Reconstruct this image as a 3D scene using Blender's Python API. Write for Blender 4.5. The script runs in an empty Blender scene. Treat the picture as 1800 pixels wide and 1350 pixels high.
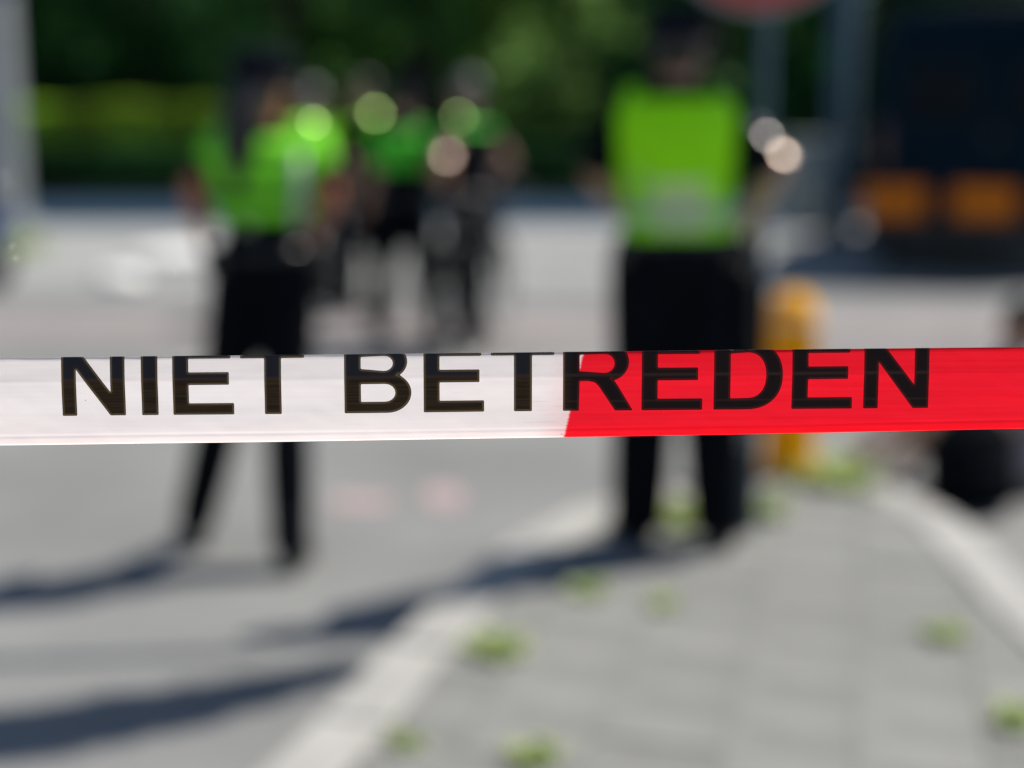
import bpy, bmesh, math, random
from math import sin, cos, pi, radians, sqrt, atan, atan2, floor
from mathutils import Vector as V, Matrix, noise
from mathutils.geometry import delaunay_2d_cdt
random.seed(7)
S = bpy.context.scene
COL = S.collection

# ------------------------------------------------------------------ camera
CAM_H = 1.56
PITCH = atan(482 / 2500)                    # horizon sits at y=193 of the 1350 px photograph
cam_d = bpy.data.cameras.new('camera'); cam = bpy.data.objects.new('camera', cam_d); COL.objects.link(cam)
S.camera = cam
cam.location = (0, 0, CAM_H); cam.rotation_euler = (pi/2 - PITCH, 0, 0)
cam_d.sensor_width = 36; cam_d.lens = 50; cam_d.clip_start = 0.05; cam_d.clip_end = 600
TAPE_Y = 0.985
cam_d.dof.use_dof = True
cam_d.dof.focus_distance = 1.003
cam_d.dof.aperture_fstop = 1.50
cam_d.dof.aperture_blades = 0

# ------------------------------------------------------------------ world + sun
SUN = V((0.474, 0.253, 0.843)).normalized()
w = bpy.data.worlds.new('World'); S.world = w; w.use_nodes = True
nt = w.node_tree; bg = nt.nodes['Background']
sky = nt.nodes.new('ShaderNodeTexSky'); sky.sky_type = 'NISHITA'; sky.sun_disc = False
sky.sun_elevation = math.asin(SUN.z); sky.sun_rotation = atan2(SUN.x, SUN.y)
sky.air_density = 1.0; sky.dust_density = 0.6; sky.ozone_density = 2.5
nt.links.new(sky.outputs[0], bg.inputs[0]); bg.inputs[1].default_value = 0.065
sd = bpy.data.lights.new('sun', 'SUN'); sd.energy = 4.05; sd.angle = radians(0.53); sd.color = (1, 0.95, 0.88)
so = bpy.data.objects.new('sun', sd); COL.objects.link(so)
so.rotation_euler = (-SUN).to_track_quat('-Z', 'Y').to_euler(); so.location = SUN*30
S.view_settings.view_transform = 'Standard'; S.view_settings.look = 'None'
S.view_settings.gamma = 1; S.view_settings.use_curve_mapping = False
S.view_settings.exposure = 0.58
S.render.engine = 'CYCLES'
S.cycles.use_denoising = True
S.cycles.max_bounces = 8
S.cycles.sample_clamp_indirect = 6

# ------------------------------------------------------------------ pixel helpers (photograph pixels -> places)
CP, SP = cos(PITCH), sin(PITCH)
def ray(px, py):
    a, b = (px-900)/2500, -(py-675)/2500
    return V((a, CP + b*SP, -SP + b*CP))
def G(px, py, z=0.0):
    r = ray(px, py); t = (z-CAM_H)/r.z
    return V((0, 0, CAM_H)) + r*t
def W(px, py, Y):
    r = ray(px, py); t = Y/r.y
    return V((0, 0, CAM_H)) + r*t

# ------------------------------------------------------------------ materials
def mat(name, col, rough=0.7, var=0.0, scale=8.0, bump=0.0, bscale=60, metal=0.0, trans=0.0, coat=0.0, spec=0.5, rnd=0.0, col2=None, detail=6):
    m = bpy.data.materials.new(name); m.use_nodes = True
    n = m.node_tree.nodes; l = m.node_tree.links
    p = n['Principled BSDF']; out = n['Material Output']
    p.inputs['Roughness'].default_value = rough; p.inputs['Metallic'].default_value = metal
    p.inputs['Specular IOR Level'].default_value = spec
    p.inputs['Coat Weight'].default_value = coat
    tc = n.new('ShaderNodeTexCoord')
    cur = None
    base = (*col, 1)
    if var > 0 or col2:
        ns = n.new('ShaderNodeTexNoise'); ns.inputs['Scale'].default_value = scale; ns.inputs['Detail'].default_value = detail
        l.new(tc.outputs['Object'], ns.inputs['Vector'])
        r = n.new('ShaderNodeValToRGB')
        c2 = col2 if col2 else tuple(min(1, c*(1+var)) for c in col)
        c1 = col if col2 else tuple(c*(1-var) for c in col)
        r.color_ramp.elements[0].position = .35; r.color_ramp.elements[0].color = (*c1, 1)
        r.color_ramp.elements[1].position = .65; r.color_ramp.elements[1].color = (*c2, 1)
        l.new(ns.outputs['Fac'], r.inputs[0]); cur = r.outputs[0]
    if rnd > 0:
        oi = n.new('ShaderNodeObjectInfo'); mr = n.new('ShaderNodeMapRange')
        mr.inputs[3].default_value = 1-rnd; mr.inputs[4].default_value = 1+rnd
        l.new(oi.outputs['Random'], mr.inputs[0])
        hs = n.new('ShaderNodeHueSaturation'); l.new(mr.outputs[0], hs.inputs['Value'])
        if cur: l.new(cur, hs.inputs['Color'])
        else: hs.inputs['Color'].default_value = base
        cur = hs.outputs[0]
    if cur: l.new(cur, p.inputs['Base Color'])
    else: p.inputs['Base Color'].default_value = base
    if bump > 0:
        nb = n.new('ShaderNodeTexNoise'); nb.inputs['Scale'].default_value = bscale; nb.inputs['Detail'].default_value = 4
        l.new(tc.outputs['Object'], nb.inputs['Vector'])
        b = n.new('ShaderNodeBump'); b.inputs['Strength'].default_value = bump; b.inputs['Distance'].default_value = 0.01
        l.new(nb.outputs['Fac'], b.inputs['Height']); l.new(b.outputs[0], p.inputs['Normal'])
    if trans > 0:
        t = n.new('ShaderNodeBsdfTranslucent'); mx = n.new('ShaderNodeMixShader'); mx.inputs[0].default_value = trans
        if cur: l.new(cur, t.inputs[0])
        else: t.inputs[0].default_value = base
        l.new(p.outputs[0], mx.inputs[1]); l.new(t.outputs[0], mx.inputs[2]); l.new(mx.outputs[0], out.inputs[0])
    return m

M = {}
M['asphalt'] = mat('asphalt', (.193, .195, .187), .85, .15, .9, .4, 90)
M['concrete_road'] = mat('concrete_road', (.285, .288, .275), .85, .08, .9, .3, 60)
M['brick_path'] = mat('brick_path', (.235, .212, .207), .9, .10, 2.0, .3, 50)
M['road_shade'] = mat('road_shade', (.022, .045, .075), .95, .15, 2, .3, 60, spec=.1)
M['kerb'] = mat('kerb', (.36, .35, .325), .85, .10, 7, .35, 90, rnd=.06)
M['tile'] = mat('tile', (.195, .196, .183), .85, .14, 3, .35, 110, rnd=.07)
M['joint'] = mat('joint', (.165, .17, .13), .95, .3, 14)
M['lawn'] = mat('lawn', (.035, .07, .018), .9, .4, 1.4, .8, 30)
M['leaf_dark'] = mat('leaf_dark', (.035, .13, .035), .7, .6, .8, trans=.35, rnd=.1, spec=.15)
M['leaf_mid'] = mat('leaf_mid', (.16, .36, .10), .7, .6, .7, trans=.5, rnd=.1, spec=.15)
M['leaf_light'] = mat('leaf_light', (.31, .50, .16), .7, .6, .7, trans=.6, spec=.15)
M['leaf_gold'] = mat('leaf_gold', (.30, .48, .05), .7, .5, .9, trans=.6, spec=.2)
M['weed'] = mat('weed', (.46, .55, .22), .75, .25, 20, trans=.45, spec=.2)
M['bark'] = mat('bark', (.05, .042, .032), .9, .4, 12, .8, 30)
M['black_cloth'] = mat('black_cloth', (.003, .0045, .007), .95, .3, 20, .3, 200, spec=.1)
M['navy_cloth'] = mat('navy_cloth', (.006, .008, .015), .9, .3, 20, .3, 200, spec=.1)
M['hivis'] = mat('hivis', (.36, 1.0, .004), .6, .06, 12, .3, 25, spec=.2)
M['hivis_deep'] = mat('hivis_deep', (.23, .82, .03), .6, .12, 9, .3, 25, spec=.2)
M['hivis_green'] = mat('hivis_green', (.10, .70, .04), .6, .06, 12, .3, 25, spec=.2)
M['reflective'] = mat('reflective', (.42, .45, .40), .3, .08, 60, metal=.3)
M['back_panel'] = mat('back_panel', (.62, .82, .30), .4, .08, 20)
M['skin'] = mat('skin', (.46, .27, .19), .5, .08, 30)
M['skin_brown'] = mat('skin_brown', (.42, .15, .08), .5, .08, 30)
M['hair_dark'] = mat('hair_dark', (.012, .008, .006), .5, .4, 60)
M['hair_grey'] = mat('hair_grey', (.10, .095, .10), .5, .3, 60)
M['boot'] = mat('boot', (.012, .012, .013), .35, .2, 30)
M['sole'] = mat('sole', (.02, .02, .02), .8)
M['grey_cloth'] = mat('grey_cloth', (.24, .22, .24), .85, .1, 20, .3, 100)
M['blue_cloth'] = mat('blue_cloth', (.02, .06, .20), .7, .2, 20)
M['glint_silver'] = mat('glint_silver', (.52, .49, .48), .40, .05, 30, metal=1)
M['glint_tan'] = mat('glint_tan', (.60, .48, .41), .42, .05, 30, metal=1)
M['glint_green'] = mat('glint_green', (.45, .66, .22), .42, .05, 30, metal=1)
M['eye'] = mat('eye', (.7, .7, .7), .2)
M['iris'] = mat('iris', (.03, .02, .015), .2)
M['van_paint'] = mat('van_paint', (.001, .011, .022), .6, .1, 2, coat=.0, spec=.08)
M['van_dark'] = mat('van_dark', (.01, .01, .011), .6)
M['glass_dark'] = mat('glass_dark', (.001, .005, .010), .25, spec=.12)
M['orange_panel'] = mat('orange_panel', (.80, .20, .003), .5, .1, 8, spec=.2)
M['red_lamp'] = mat('red_lamp', (.08, .005, .005), .2, coat=1)
M['rubber'] = mat('rubber', (.012, .012, .012), .8, .2, 30)
M['rim'] = mat('rim', (.25, .25, .26), .4, metal=.8)
M['amber'] = mat('amber', (.96, .50, .001), .55, .08, 9, trans=.35, spec=.2)
M['galv'] = mat('galv', (.28, .30, .31), .45, .15, 12, metal=.5)
M['post_grey'] = mat('post_grey', (.05, .09, .13), .5, .1, 6)
M['pillar'] = mat('pillar', (.22, .24, .25), .8, .12, 3, .3, 40)
M['cabinet'] = mat('cabinet', (.30, .34, .33), .6, .1, 4)
M['sign_red'] = mat('sign_red', (.55, .04, .035), .4, .05, 8)
M['sign_white'] = mat('sign_white', (.35, .34, .33), .4, .05, 8)
M['sign_blue'] = mat('sign_blue', (.03, .12, .42), .4, .05, 8)
M['white_block'] = mat('white_block', (.88, .86, .81), .8, .06, 10, .3, 60)
M['pink_paint'] = mat('pink_paint', (.37, .275, .275), .85, .1, 9)
M['scooter_blue'] = mat('scooter_blue', (.03, .10, .34), .25, coat=.8)
M['chrome'] = mat('chrome', (.75, .75, .75), .12, metal=1)
M['steel'] = mat('steel', (.4, .4, .4), .4, metal=.9)

# ------------------------------------------------------------------ object helpers
def link(name, bm_or_me, m=None, parent=None, smooth=True):
    if isinstance(bm_or_me, bmesh.types.BMesh):
        me = bpy.data.meshes.new(name); bm_or_me.normal_update(); bm_or_me.to_mesh(me); bm_or_me.free()
    else: me = bm_or_me
    if m is not None and not me.materials: me.materials.append(m)
    if smooth: me.polygons.foreach_set('use_smooth', [True]*len(me.polygons))
    o = bpy.data.objects.new(name, me); COL.objects.link(o)
    if parent is not None: o.parent = parent
    return o
def tag(o, label, cat, group=None, kind=None):
    o['label'] = label; o['category'] = cat
    if group: o['group'] = group
    if kind: o['kind'] = kind
    return o
def thing(name, label, cat, loc, rz=0, group=None):
    o = bpy.data.objects.new(name, None); COL.objects.link(o); o.location = loc; o.rotation_euler = (0, 0, rz)
    o.empty_display_size = .1
    return tag(o, label, cat, group)
def struct(name, bm, m, label=None, smooth=False):
    o = link(name, bm, m, smooth=smooth); o['kind'] = 'structure'
    if label: o['label'] = label
    return o

def box(bm, c, s, rot=None, bev=0.0):
    c = V(c); hx, hy, hz = s[0]/2, s[1]/2, s[2]/2
    vs = [V((x*hx, y*hy, z*hz)) for x in (-1, 1) for y in (-1, 1) for z in (-1, 1)]
    if rot: vs = [rot @ v for v in vs]
    vv = [bm.verts.new(c+v) for v in vs]
    fs = [(0,1,3,2),(4,6,7,5),(0,4,5,1),(2,3,7,6),(0,2,6,4),(1,5,7,3)]
    faces = [bm.faces.new([vv[i] for i in f]) for f in fs]
    if bev > 0:
        es = list({e for f in faces for e in f.edges})
        bmesh.ops.bevel(bm, geom=es, offset=bev, segments=2, profile=.6, affect='EDGES')
def ring_pts(c, a, b, n, p=1.0):
    out = []
    for i in range(n):
        t = 2*pi*i/n; ct, st = cos(t), sin(t)
        if p != 1.0:
            ct = math.copysign(abs(ct)**p, ct); st = math.copysign(abs(st)**p, st)
        out.append(c + a*ct + b*st)
    return out
def loft(bm, rings, n=14, caps=True, p=1.0):
    """rings: (centre, vector a, vector b)"""
    R = [[bm.verts.new(q) for q in ring_pts(V(c), V(a), V(b), n, p)] for c, a, b in rings]
    for i in range(len(R)-1):
        for k in range(n):
            bm.faces.new((R[i][k], R[i][(k+1) % n], R[i+1][(k+1) % n], R[i+1][k]))
    if caps:
        bm.faces.new(list(reversed(R[0]))); bm.faces.new(R[-1])
def frame_for(d, hint=None):
    d = d.normalized()
    h = V(hint) if hint is not None else (V((0, 0, 1)) if abs(d.z) < .9 else V((0, 1, 0)))
    a = h.cross(d)
    if a.length < 1e-4: a = V((1, 0, 0)).cross(d)
    a.normalize(); return a, d.cross(a).normalized()
def tube(bm, pts, rad, n=12, hint=None, round_ends=True, flat=1.0):
    """capsule chain through pts with radii"""
    pts = [V(p) for p in pts]; rings = []
    N = len(pts)
    for i, p in enumerate(pts):
        d = (pts[min(i+1, N-1)] - pts[max(i-1, 0)])
        if d.length < 1e-7: d = V((0, 0, 1))
        a, b = frame_for(d, hint); r = rad[i] if isinstance(rad, (list, tuple)) else rad
        dn = d.normalized()
        if i == 0 and round_ends:
            for q in (85, 55, 25): rings.append((p - dn*r*sin(radians(q)), a*r*cos(radians(q)), b*r*flat*cos(radians(q))))
        rings.append((p, a*r, b*r*flat))
        if i == N-1 and round_ends:
            for q in (25, 55, 85): rings.append((p + dn*r*sin(radians(q)), a*r*cos(radians(q)), b*r*flat*cos(radians(q))))
    loft(bm, rings, n)
def ell(bm, c, a, b, cc, n=14, m=8):
    """ellipsoid from three axis vectors"""
    c, a, b, cc = V(c), V(a), V(b), V(cc); rings = []
    for i in range(m+1):
        t = -pi/2*.97 + pi*.97*i/m
        rings.append((c+cc*sin(t), a*cos(t), b*cos(t)))
    loft(bm, rings, n)
def cyl(bm, a, b, r0, r1=None, n=16):
    a, b = V(a), V(b); r1 = r0 if r1 is None else r1
    x, y = frame_for(b-a); loft(bm, [(a, x*r0, y*r0), (b, x*r1, y*r1)], n)
def lathe(bm, c, axis, prof, n=24):
    c = V(c); ax = V(axis).normalized(); x, y = frame_for(ax)
    loft(bm, [(c+ax*h, x*r, y*r) for r, h in prof], n)
def torus(bm, c, axis, R, r, n=36, m=8):
    c = V(c); ax = V(axis).normalized(); x, y = frame_for(ax); rr = []
    for i in range(n):
        t = 2*pi*i/n; o = x*cos(t)+y*sin(t)
        rr.append([bm.verts.new(c+o*(R+r*cos(s*2*pi/m))+ax*r*sin(s*2*pi/m)) for s in range(m)])
    for i in range(n):
        for s in range(m):
            bm.faces.new((rr[i][s], rr[(i+1) % n][s], rr[(i+1) % n][(s+1) % m], rr[i][(s+1) % m]))
def remesh(name, bm, m, parent, voxel=.008, smooth=4):
    """melt overlapping closed volumes into one continuous skin"""
    bmesh.ops.recalc_face_normals(bm, faces=bm.faces)
    me = bpy.data.meshes.new('t'); bm.to_mesh(me); bm.free()
    o = bpy.data.objects.new('t', me); COL.objects.link(o)
    r = o.modifiers.new('r', 'REMESH'); r.mode = 'VOXEL'; r.voxel_size = voxel
    if smooth:
        s = o.modifiers.new('s', 'SMOOTH'); s.factor = .5; s.iterations = smooth
    dg = bpy.context.evaluated_depsgraph_get()
    me2 = bpy.data.meshes.new_from_object(o.evaluated_get(dg))
    bpy.data.objects.remove(o); bpy.data.meshes.remove(me)
    me2.materials.clear(); me2.name = name
    return link(name, me2, m, parent)

# ================================================================== GROUND
def sheet(name, pts, z, m, label=None):
    bm = bmesh.new(); bm.faces.new([bm.verts.new((p[0], p[1], z)) for p in pts])
    return struct(name, bm, m, label)
sheet('ground', [(-250, -60), (250, -60), (250, 420), (-250, 420)], -.004, M['asphalt'], 'grey asphalt ground')
sheet('road', [(-60, -8), (60, -8), (60, 9.4), (-60, 9.0)], 0, M['asphalt'], 'grey asphalt road')
sheet('cycle_path', [(-60, 9.3), (60, 9.7), (60, 11.2), (-60, 10.8)], .004, M['brick_path'], 'pinkish cycle path across the road')
sheet('far_road', [(-60, 12.6), (60, 12.9), (60, 24.6), (-60, 24.6)], .004, M['concrete_road'], 'pale far road')
sheet('shade_strip', [(-60, 18.6), (-1, 19.6), (60, 20.4), (60, 24.6), (-60, 24.6)], .008, M['road_shade'], 'dark blue-grey strip of painted-in shade along the lawn')  # dark blue colour stands in for hedge and tree shade on the road
# kerb in front of the lawn, laid stone by stone
far_kerb = bpy.data.objects.new('far_kerb', None); COL.objects.link(far_kerb); far_kerb['kind'] = 'structure'
kb = bmesh.new(); box(kb, (0, 0, .06), (.985, .16, .13), bev=.012)
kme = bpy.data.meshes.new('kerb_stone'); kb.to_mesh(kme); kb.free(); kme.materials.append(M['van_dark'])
for i in range(-16, 17):
    o = bpy.data.objects.new('kerb_stone', kme); COL.objects.link(o); o.parent = far_kerb; o.location = (i*1.0, 24.7, 0)
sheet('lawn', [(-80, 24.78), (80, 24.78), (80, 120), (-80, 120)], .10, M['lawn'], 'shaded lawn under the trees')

# ---- traffic island / pavement
KH = .10
outer_px = [(478, 1350), (588, 1222), (712, 1095), (830, 985), (960, 905), (1075, 862), (1230, 835), (1380, 822), (1520, 826), (1612, 850), (1690, 900), (1762, 970), (1838, 1065)]
outer = [G(px, py, KH) for px, py in outer_px]
outer.insert(0, V((-1.00, 1.9, KH))); outer.insert(0, V((-1.45, .4, KH)))
outer += [V((1.68, 3.2, KH)), V((1.70, 1.6, KH)), V((1.72, .4, KH))]
def resample(P, step):
    L = [0]
    for a, b in zip(P, P[1:]): L.append(L[-1]+(b-a).length)
    n = max(1, round(L[-1]/step)); out = []
    for i in range(n+1):
        s = L[-1]*i/n
        for k in range(len(P)-1):
            if s <= L[k+1]+1e-9:
                out.append(P[k].lerp(P[k+1], (s-L[k])/max(1e-9, L[k+1]-L[k]))); break
    return out
# smooth outline
dense = resample(outer, .05)
for _ in range(60):
    dense = [dense[0]] + [(dense[i-1]+dense[i]*2+dense[i+1])/4 for i in range(1, len(dense)-1)] + [dense[-1]]
def inset(P, d):
    out = []
    for i, p in enumerate(P):
        t = (P[min(i+1, len(P)-1)] - P[max(i-1, 0)]).normalized()
        nrm = V((t.y, -t.x, 0)); out.append(p + nrm*d)
    return out
stones = resample(dense, .5)
inn = inset(stones, .19)
kerb = bpy.data.objects.new('kerb', None); COL.objects.link(kerb); kerb['kind'] = 'structure'; kerb['label'] = 'pale concrete kerb round the pavement'
for i in range(len(stones)-1):
    a, b, c, d = stones[i], stones[i+1], inn[i+1], inn[i]
    cen = (a+b+c+d)/4
    bm = bmesh.new(); tp = []; bt = []
    dz = random.uniform(-.003, .003)
    for q in (a, b, c, d):
        e = q-cen; e = e - e.normalized()*.006
        tp.append(bm.verts.new((e.x, e.y, KH+dz))); bt.append(bm.verts.new((e.x*1.01, e.y*1.01, -.02)))
    ft = bm.faces.new(tp)
    for k in range(4): bm.faces.new((tp[k], bt[k], bt[(k+1) % 4], tp[(k+1) % 4]))
    bmesh.ops.recalc_face_normals(bm, faces=bm.faces)
    bmesh.ops.bevel(bm, geom=list(ft.edges), offset=.012, segments=2, affect='EDGES', profile=.5)
    o = link('kerb_stone', bm, M['kerb'], kerb, smooth=False); o.location = (cen.x, cen.y, 0)
inner = inset(resample(dense, .25), .195)
bm = bmesh.new(); bm.faces.new([bm.verts.new((p.x, p.y, KH-.006)) for p in inner]); bmesh.ops.recalc_face_normals(bm, faces=bm.faces)
pave = struct('pavement', bm, M['joint'], 'grey tiled pavement of the traffic island')
if pave.data.polygons[0].normal.z < 0: pave.data.flip_normals()
# tiles clipped to the (convex-ish) inner outline
def clip(poly, a, b):
    out = []; n = V((b.y-a.y, -(b.x-a.x), 0))
    for i in range(len(poly)):
        p, q = poly[i], poly[(i+1) % len(poly)]
        dp, dq = (p-a).dot(n), (q-a).dot(n)
        if dp >= 0: out.append(p)
        if dp*dq < 0: out.append(p.lerp(q, dp/(dp-dq)))
    return out
cen_all = sum(inner, V())/len(inner)
ang = atan2((outer[4]-outer[2]).x, (outer[4]-outer[2]).y)
ux = V((cos(-ang), sin(-ang), 0)); uy = V((-sin(-ang), cos(-ang), 0))
T = .30
inn2 = [V((p.x, p.y, 0)) for p in inset(resample(dense, .4), .20)]
tb = bmesh.new(); box(tb, (0, 0, -.02), (T-.005, T-.005, .04), bev=.0025)
tme = bpy.data.meshes.new('paving_tile'); tb.to_mesh(tme); tb.free(); tme.materials.append(M['tile'])
def inside(p, poly):
    c = False
    for i in range(len(poly)):
        a, b = poly[i], poly[i-1]
        if (a.y > p.y) != (b.y > p.y) and p.x < (b.x-a.x)*(p.y-a.y)/(b.y-a.y)+a.x: c = not c
    return c
ntile = 0
for i in range(-24, 25):
    for j in range(-4, 30):
        c = V((0.3, .5, 0)) + ux*(i*T) + uy*(j*T + (T/2 if i % 2 else 0))
        if c.y < .8 or c.y > 8: continue
        sq = [c+ux*a*(T-.005)/2+uy*b*(T-.005)/2 for a, b in ((-1, -1), (1, -1), (1, 1), (-1, 1))]
        ins = [inside(q, inn2) for q in sq]
        z = KH - .001 + random.uniform(-.002, .002)
        if all(ins):
            o = bpy.data.objects.new('paving_tile', tme); COL.objects.link(o); o.parent = pave
            o.location = (c.x, c.y, z); o.rotation_euler = (random.uniform(-.006, .006), random.uniform(-.006, .006), -ang); ntile += 1
        elif any(ins) or inside(c, inn2):
            poly = sq
            near = min(range(len(inn2)-1), key=lambda k: ((inn2[k]+inn2[k+1])/2-c).length)
            for k in (near-1, near, near+1):
                if 0 <= k < len(inn2)-1 and len(poly) > 2: poly = clip(poly, inn2[k], inn2[k+1])
            if len(poly) < 3: continue
            pc = sum(poly, V())/len(poly)
            bm = bmesh.new()
            tp = [bm.verts.new((q.x-pc.x, q.y-pc.y, 0)) for q in poly]; bt = [bm.verts.new((q.x-pc.x, q.y-pc.y, -.04)) for q in poly]
            bm.faces.new(tp)
            for k in range(len(tp)): bm.faces.new((tp[k], bt[k], bt[(k+1) % len(tp)], tp[(k+1) % len(tp)]))
            bmesh.ops.recalc_face_normals(bm, faces=bm.faces)
            o = link('paving_tile', bm, M['tile'], pave, smooth=False); o.location = (pc.x, pc.y, z); ntile += 1

# faded pink spray marks on the road
def mark(name, px, py, wx, wy, seed):
    c = G(px, py); rr = random.Random(seed); bm = bmesh.new()
    n = 22
    bm.faces.new([bm.verts.new((c.x+cos(t)*wx*(1+.25*rr.uniform(-1, 1)), c.y+sin(t)*wy*(1+.3*rr.uniform(-1, 1)), .004)) for t in [2*pi*k/n for k in range(n)]])
    return struct(name, bm, M['pink_paint'], 'faded pink paint mark on the asphalt')
mark('paint_mark', 635, 884, .14, .11, 1); mark('paint_mark', 778, 874, .09, .16, 2)

# ================================================================== VEGETATION
def leaves(bm, pts, size, rr, up=.3):
    for p in pts:
        s = size*rr.uniform(.6, 1.3)
        n = V((rr.gauss(0, 1), rr.gauss(0, 1), rr.gauss(0, 1)+up)).normalized()
        a, b = frame_for(n, V((rr.gauss(0, 1), rr.gauss(0, 1), rr.gauss(0, 1))))
        q = [p-a*s*.5, p+b*s*.32-a*s*.05, p+a*s*.55, p-b*s*.32+a*s*.05]
        bm.faces.new([bm.verts.new(v) for v in q])
def tree(x, y, h, crown_r, crown_lo, label, m, seed, trunk_r=.16, n=2600, leaf=.2, lean=0, name='tree', zbase=.1):
    rr = random.Random(seed)
    t = thing(name, label, 'tree', (x, y, zbase), 0, 'trees behind the lawn' if y > 20 else None)
    bm = bmesh.new()
    pts = [V((lean*k/6+rr.uniform(-.05, .05)*k/2, rr.uniform(-.05, .05)*k/2, h*.75*k/6)) for k in range(7)]
    pts[0] = V((0, 0, -.05))
    tube(bm, pts, [trunk_r*(1.25 if k == 0 else 1-.11*k) for k in range(7)], 10)
    ends = []
    for k in range(7):
        z0 = h*(.28+.07*k); b0 = V((lean*z0/h, 0, z0)); a = rr.uniform(0, 2*pi)
        e = b0 + V((cos(a), sin(a), .7))*crown_r*rr.uniform(.5, .8); mid = b0.lerp(e, .5)+V((0, 0, -.1))
        tube(bm, [b0, mid, e], [trunk_r*.4, trunk_r*.28, trunk_r*.1], 6); ends.append(e)
    link('trunk', bm, M['bark'], t)
    bm = bmesh.new(); clumps = []
    for k in range(26):
        a = rr.uniform(0, 2*pi); r = crown_r*sqrt(rr.uniform(.05, 1)); z = rr.uniform(crown_lo, h)
        f = sin(pi*min(1, max(.12, (z-crown_lo)/(h-crown_lo)*.85+.15)))
        clumps.append((V((cos(a)*r*max(.45, f)+lean*z/h, sin(a)*r*max(.45, f), z)), rr.uniform(.45, .95)*crown_r*.42))
    P = []
    for k in range(n):
        c, r = rr.choice(clumps); d = V((rr.gauss(0, 1), rr.gauss(0, 1), rr.gauss(0, .75))).normalized()*r*rr.uniform(.5, 1.05)
        P.append(c+d)
    leaves(bm, P, leaf, rr)
    link('crown', bm, m, t, smooth=False)
    return t
def hedge(x0, x1, y, depth, h, label, m, seed, zb=.1, name='hedge', n=9000, leaf=.07):
    rr = random.Random(seed); t = thing(name, label, 'hedge', ((x0+x1)/2, y, zb)); L = x1-x0
    bm = bmesh.new(); box(bm, (0, 0, h*.25), (L*.98, depth*.3, h*.5), bev=.05); link('branches', bm, M['bark'], t)
    bm = bmesh.new(); P = []
    for k in range(n):
        u = rr.uniform(-.5, .5)*L; f = rr.random()
        hh = h*(1+.07*noise.noise(V((u*.8, seed, 0))))
        if f < .5: p = V((u, -depth/2+rr.uniform(-.05, .06), rr.uniform(.02, hh)))
        elif f < .85: p = V((u, rr.uniform(-.5, .5)*depth, hh+rr.uniform(-.06, .05)))
        else: p = V((u, depth/2, rr.uniform(.02, hh)))
        P.append(p)
    leaves(bm, P, leaf*1.6, rr); link('foliage', bm, m, t, smooth=False)
    return t
hedge(-11, -3.6, 25.5, .7, .82, 'low dark green clipped hedge at the left edge of the lawn', M['leaf_dark'], 3)
hedge(-3.3, 5.2, 25.9, .8, .85, 'low dark green hedge behind the group of officers', M['leaf_dark'], 4)
hedge(-10.5, -5.4, 27.4, .9, 1.52, 'taller yellow-green hedge behind the low dark hedge, left of the officers', M['leaf_gold'], 5)
rt = [(-12.5, 34, 11, 3.4, 'leaf_dark', 'dark tree leftmost in the row behind the grey pillar'),
      (-8.8, 34.6, 11, 3.2, 'leaf_dark', 'dark bushy tree behind the yellow-green hedge'),
      (-5.2, 33.5, 11, 3.2, 'leaf_mid', 'mid green tree behind the left officer'),
      (-2.0, 32.6, 11, 3.0, 'leaf_mid', 'tree with a dark trunk behind the group of officers'),
      (1.2, 33.4, 11, 3.2, 'leaf_light', 'pale green sunlit tree in the middle of the row'),
      (4.2, 30.8, 11, 3.2, 'leaf_dark', 'dark tree just left of the right officer'),
      (7.4, 30, 11, 3.4, 'leaf_dark', 'dark tree behind the round road sign'),
      (11.0, 30, 11, 3.4, 'leaf_dark', 'dark tree behind the black van')]
lo = [1.6, 2.2, 1.8, 2.4, 1.7, 1.2, 1.0, .6]
for k, (x, y, h, r, mm, lab) in enumerate(rt):
    tree(x, y, h, r, lo[k], lab, M[mm], 20+k, .2 if k != 3 else .3, 7500, .30)
# denser wood closing the view
rr = random.Random(99); bm = bmesh.new(); P = []
for k in range(42000):
    x = rr.uniform(-22, 22); z = rr.uniform(.1, 10) if k % 3 else rr.uniform(.1, 4.5); y = 41+rr.uniform(-2.2, 2.2)+1.5*noise.noise(V((x*.5, z*.5, 0)))
    P.append(V((x, y, z)))
leaves(bm, P, .75, rr)
o = link('woodland', bm, M['leaf_dark'], smooth=False); tag(o, 'dark woodland closing the view behind the trees', 'woodland', None, 'stuff')
# unseen tree added beyond the left edge to cast shade on the near road
def shade_tree():
    t = thing('tree', 'unseen tree added left of the picture, one branch casting shade on the road', 'tree', (-3.6, 4.9, 0))
    bm = bmesh.new(); tube(bm, [(0, 0, -.05), (.02, 0, 1.6), (.1, .0, 3.4), (1.4, .1, 4.5), (3.0, .2, 4.75), (5.2, .3, 4.2)], [.13, .11, .09, .06, .05, .02], 10)
    link('trunk', bm, M['bark'], t)
    rr = random.Random(5); bm = bmesh.new(); P = []
    # clumps strung so that the shade falls as one long band
    tgt = [(G(-60, 1300), .16), (G(80, 1285), .17), (G(200, 1262), .16), (G(320, 1242), .14), (G(430, 1218), .11), (G(520, 1198), .08), (G(590, 1178), .05), (G(-200, 1320), .2)]
    for (g, r), hz in zip(tgt, (4.9, 4.6, 4.3, 4.1, 3.9, 3.8, 3.7, 5.2)):
        r *= .92; c = V((g.x, g.y, 0)) + SUN*(hz/SUN.z) - V((-3.6, 4.9, 0))
        for k in range(1700):
            d = V((rr.gauss(0, 1), rr.gauss(0, 1), rr.gauss(0, 1))).normalized()*r*rr.uniform(0, 1.05)**.6
            P.append(c+d*V((1, 1, 1)).x)
    leaves(bm, P, .09, rr); link('crown', bm, M['leaf_mid'], t, smooth=False)
shade_tree()

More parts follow.
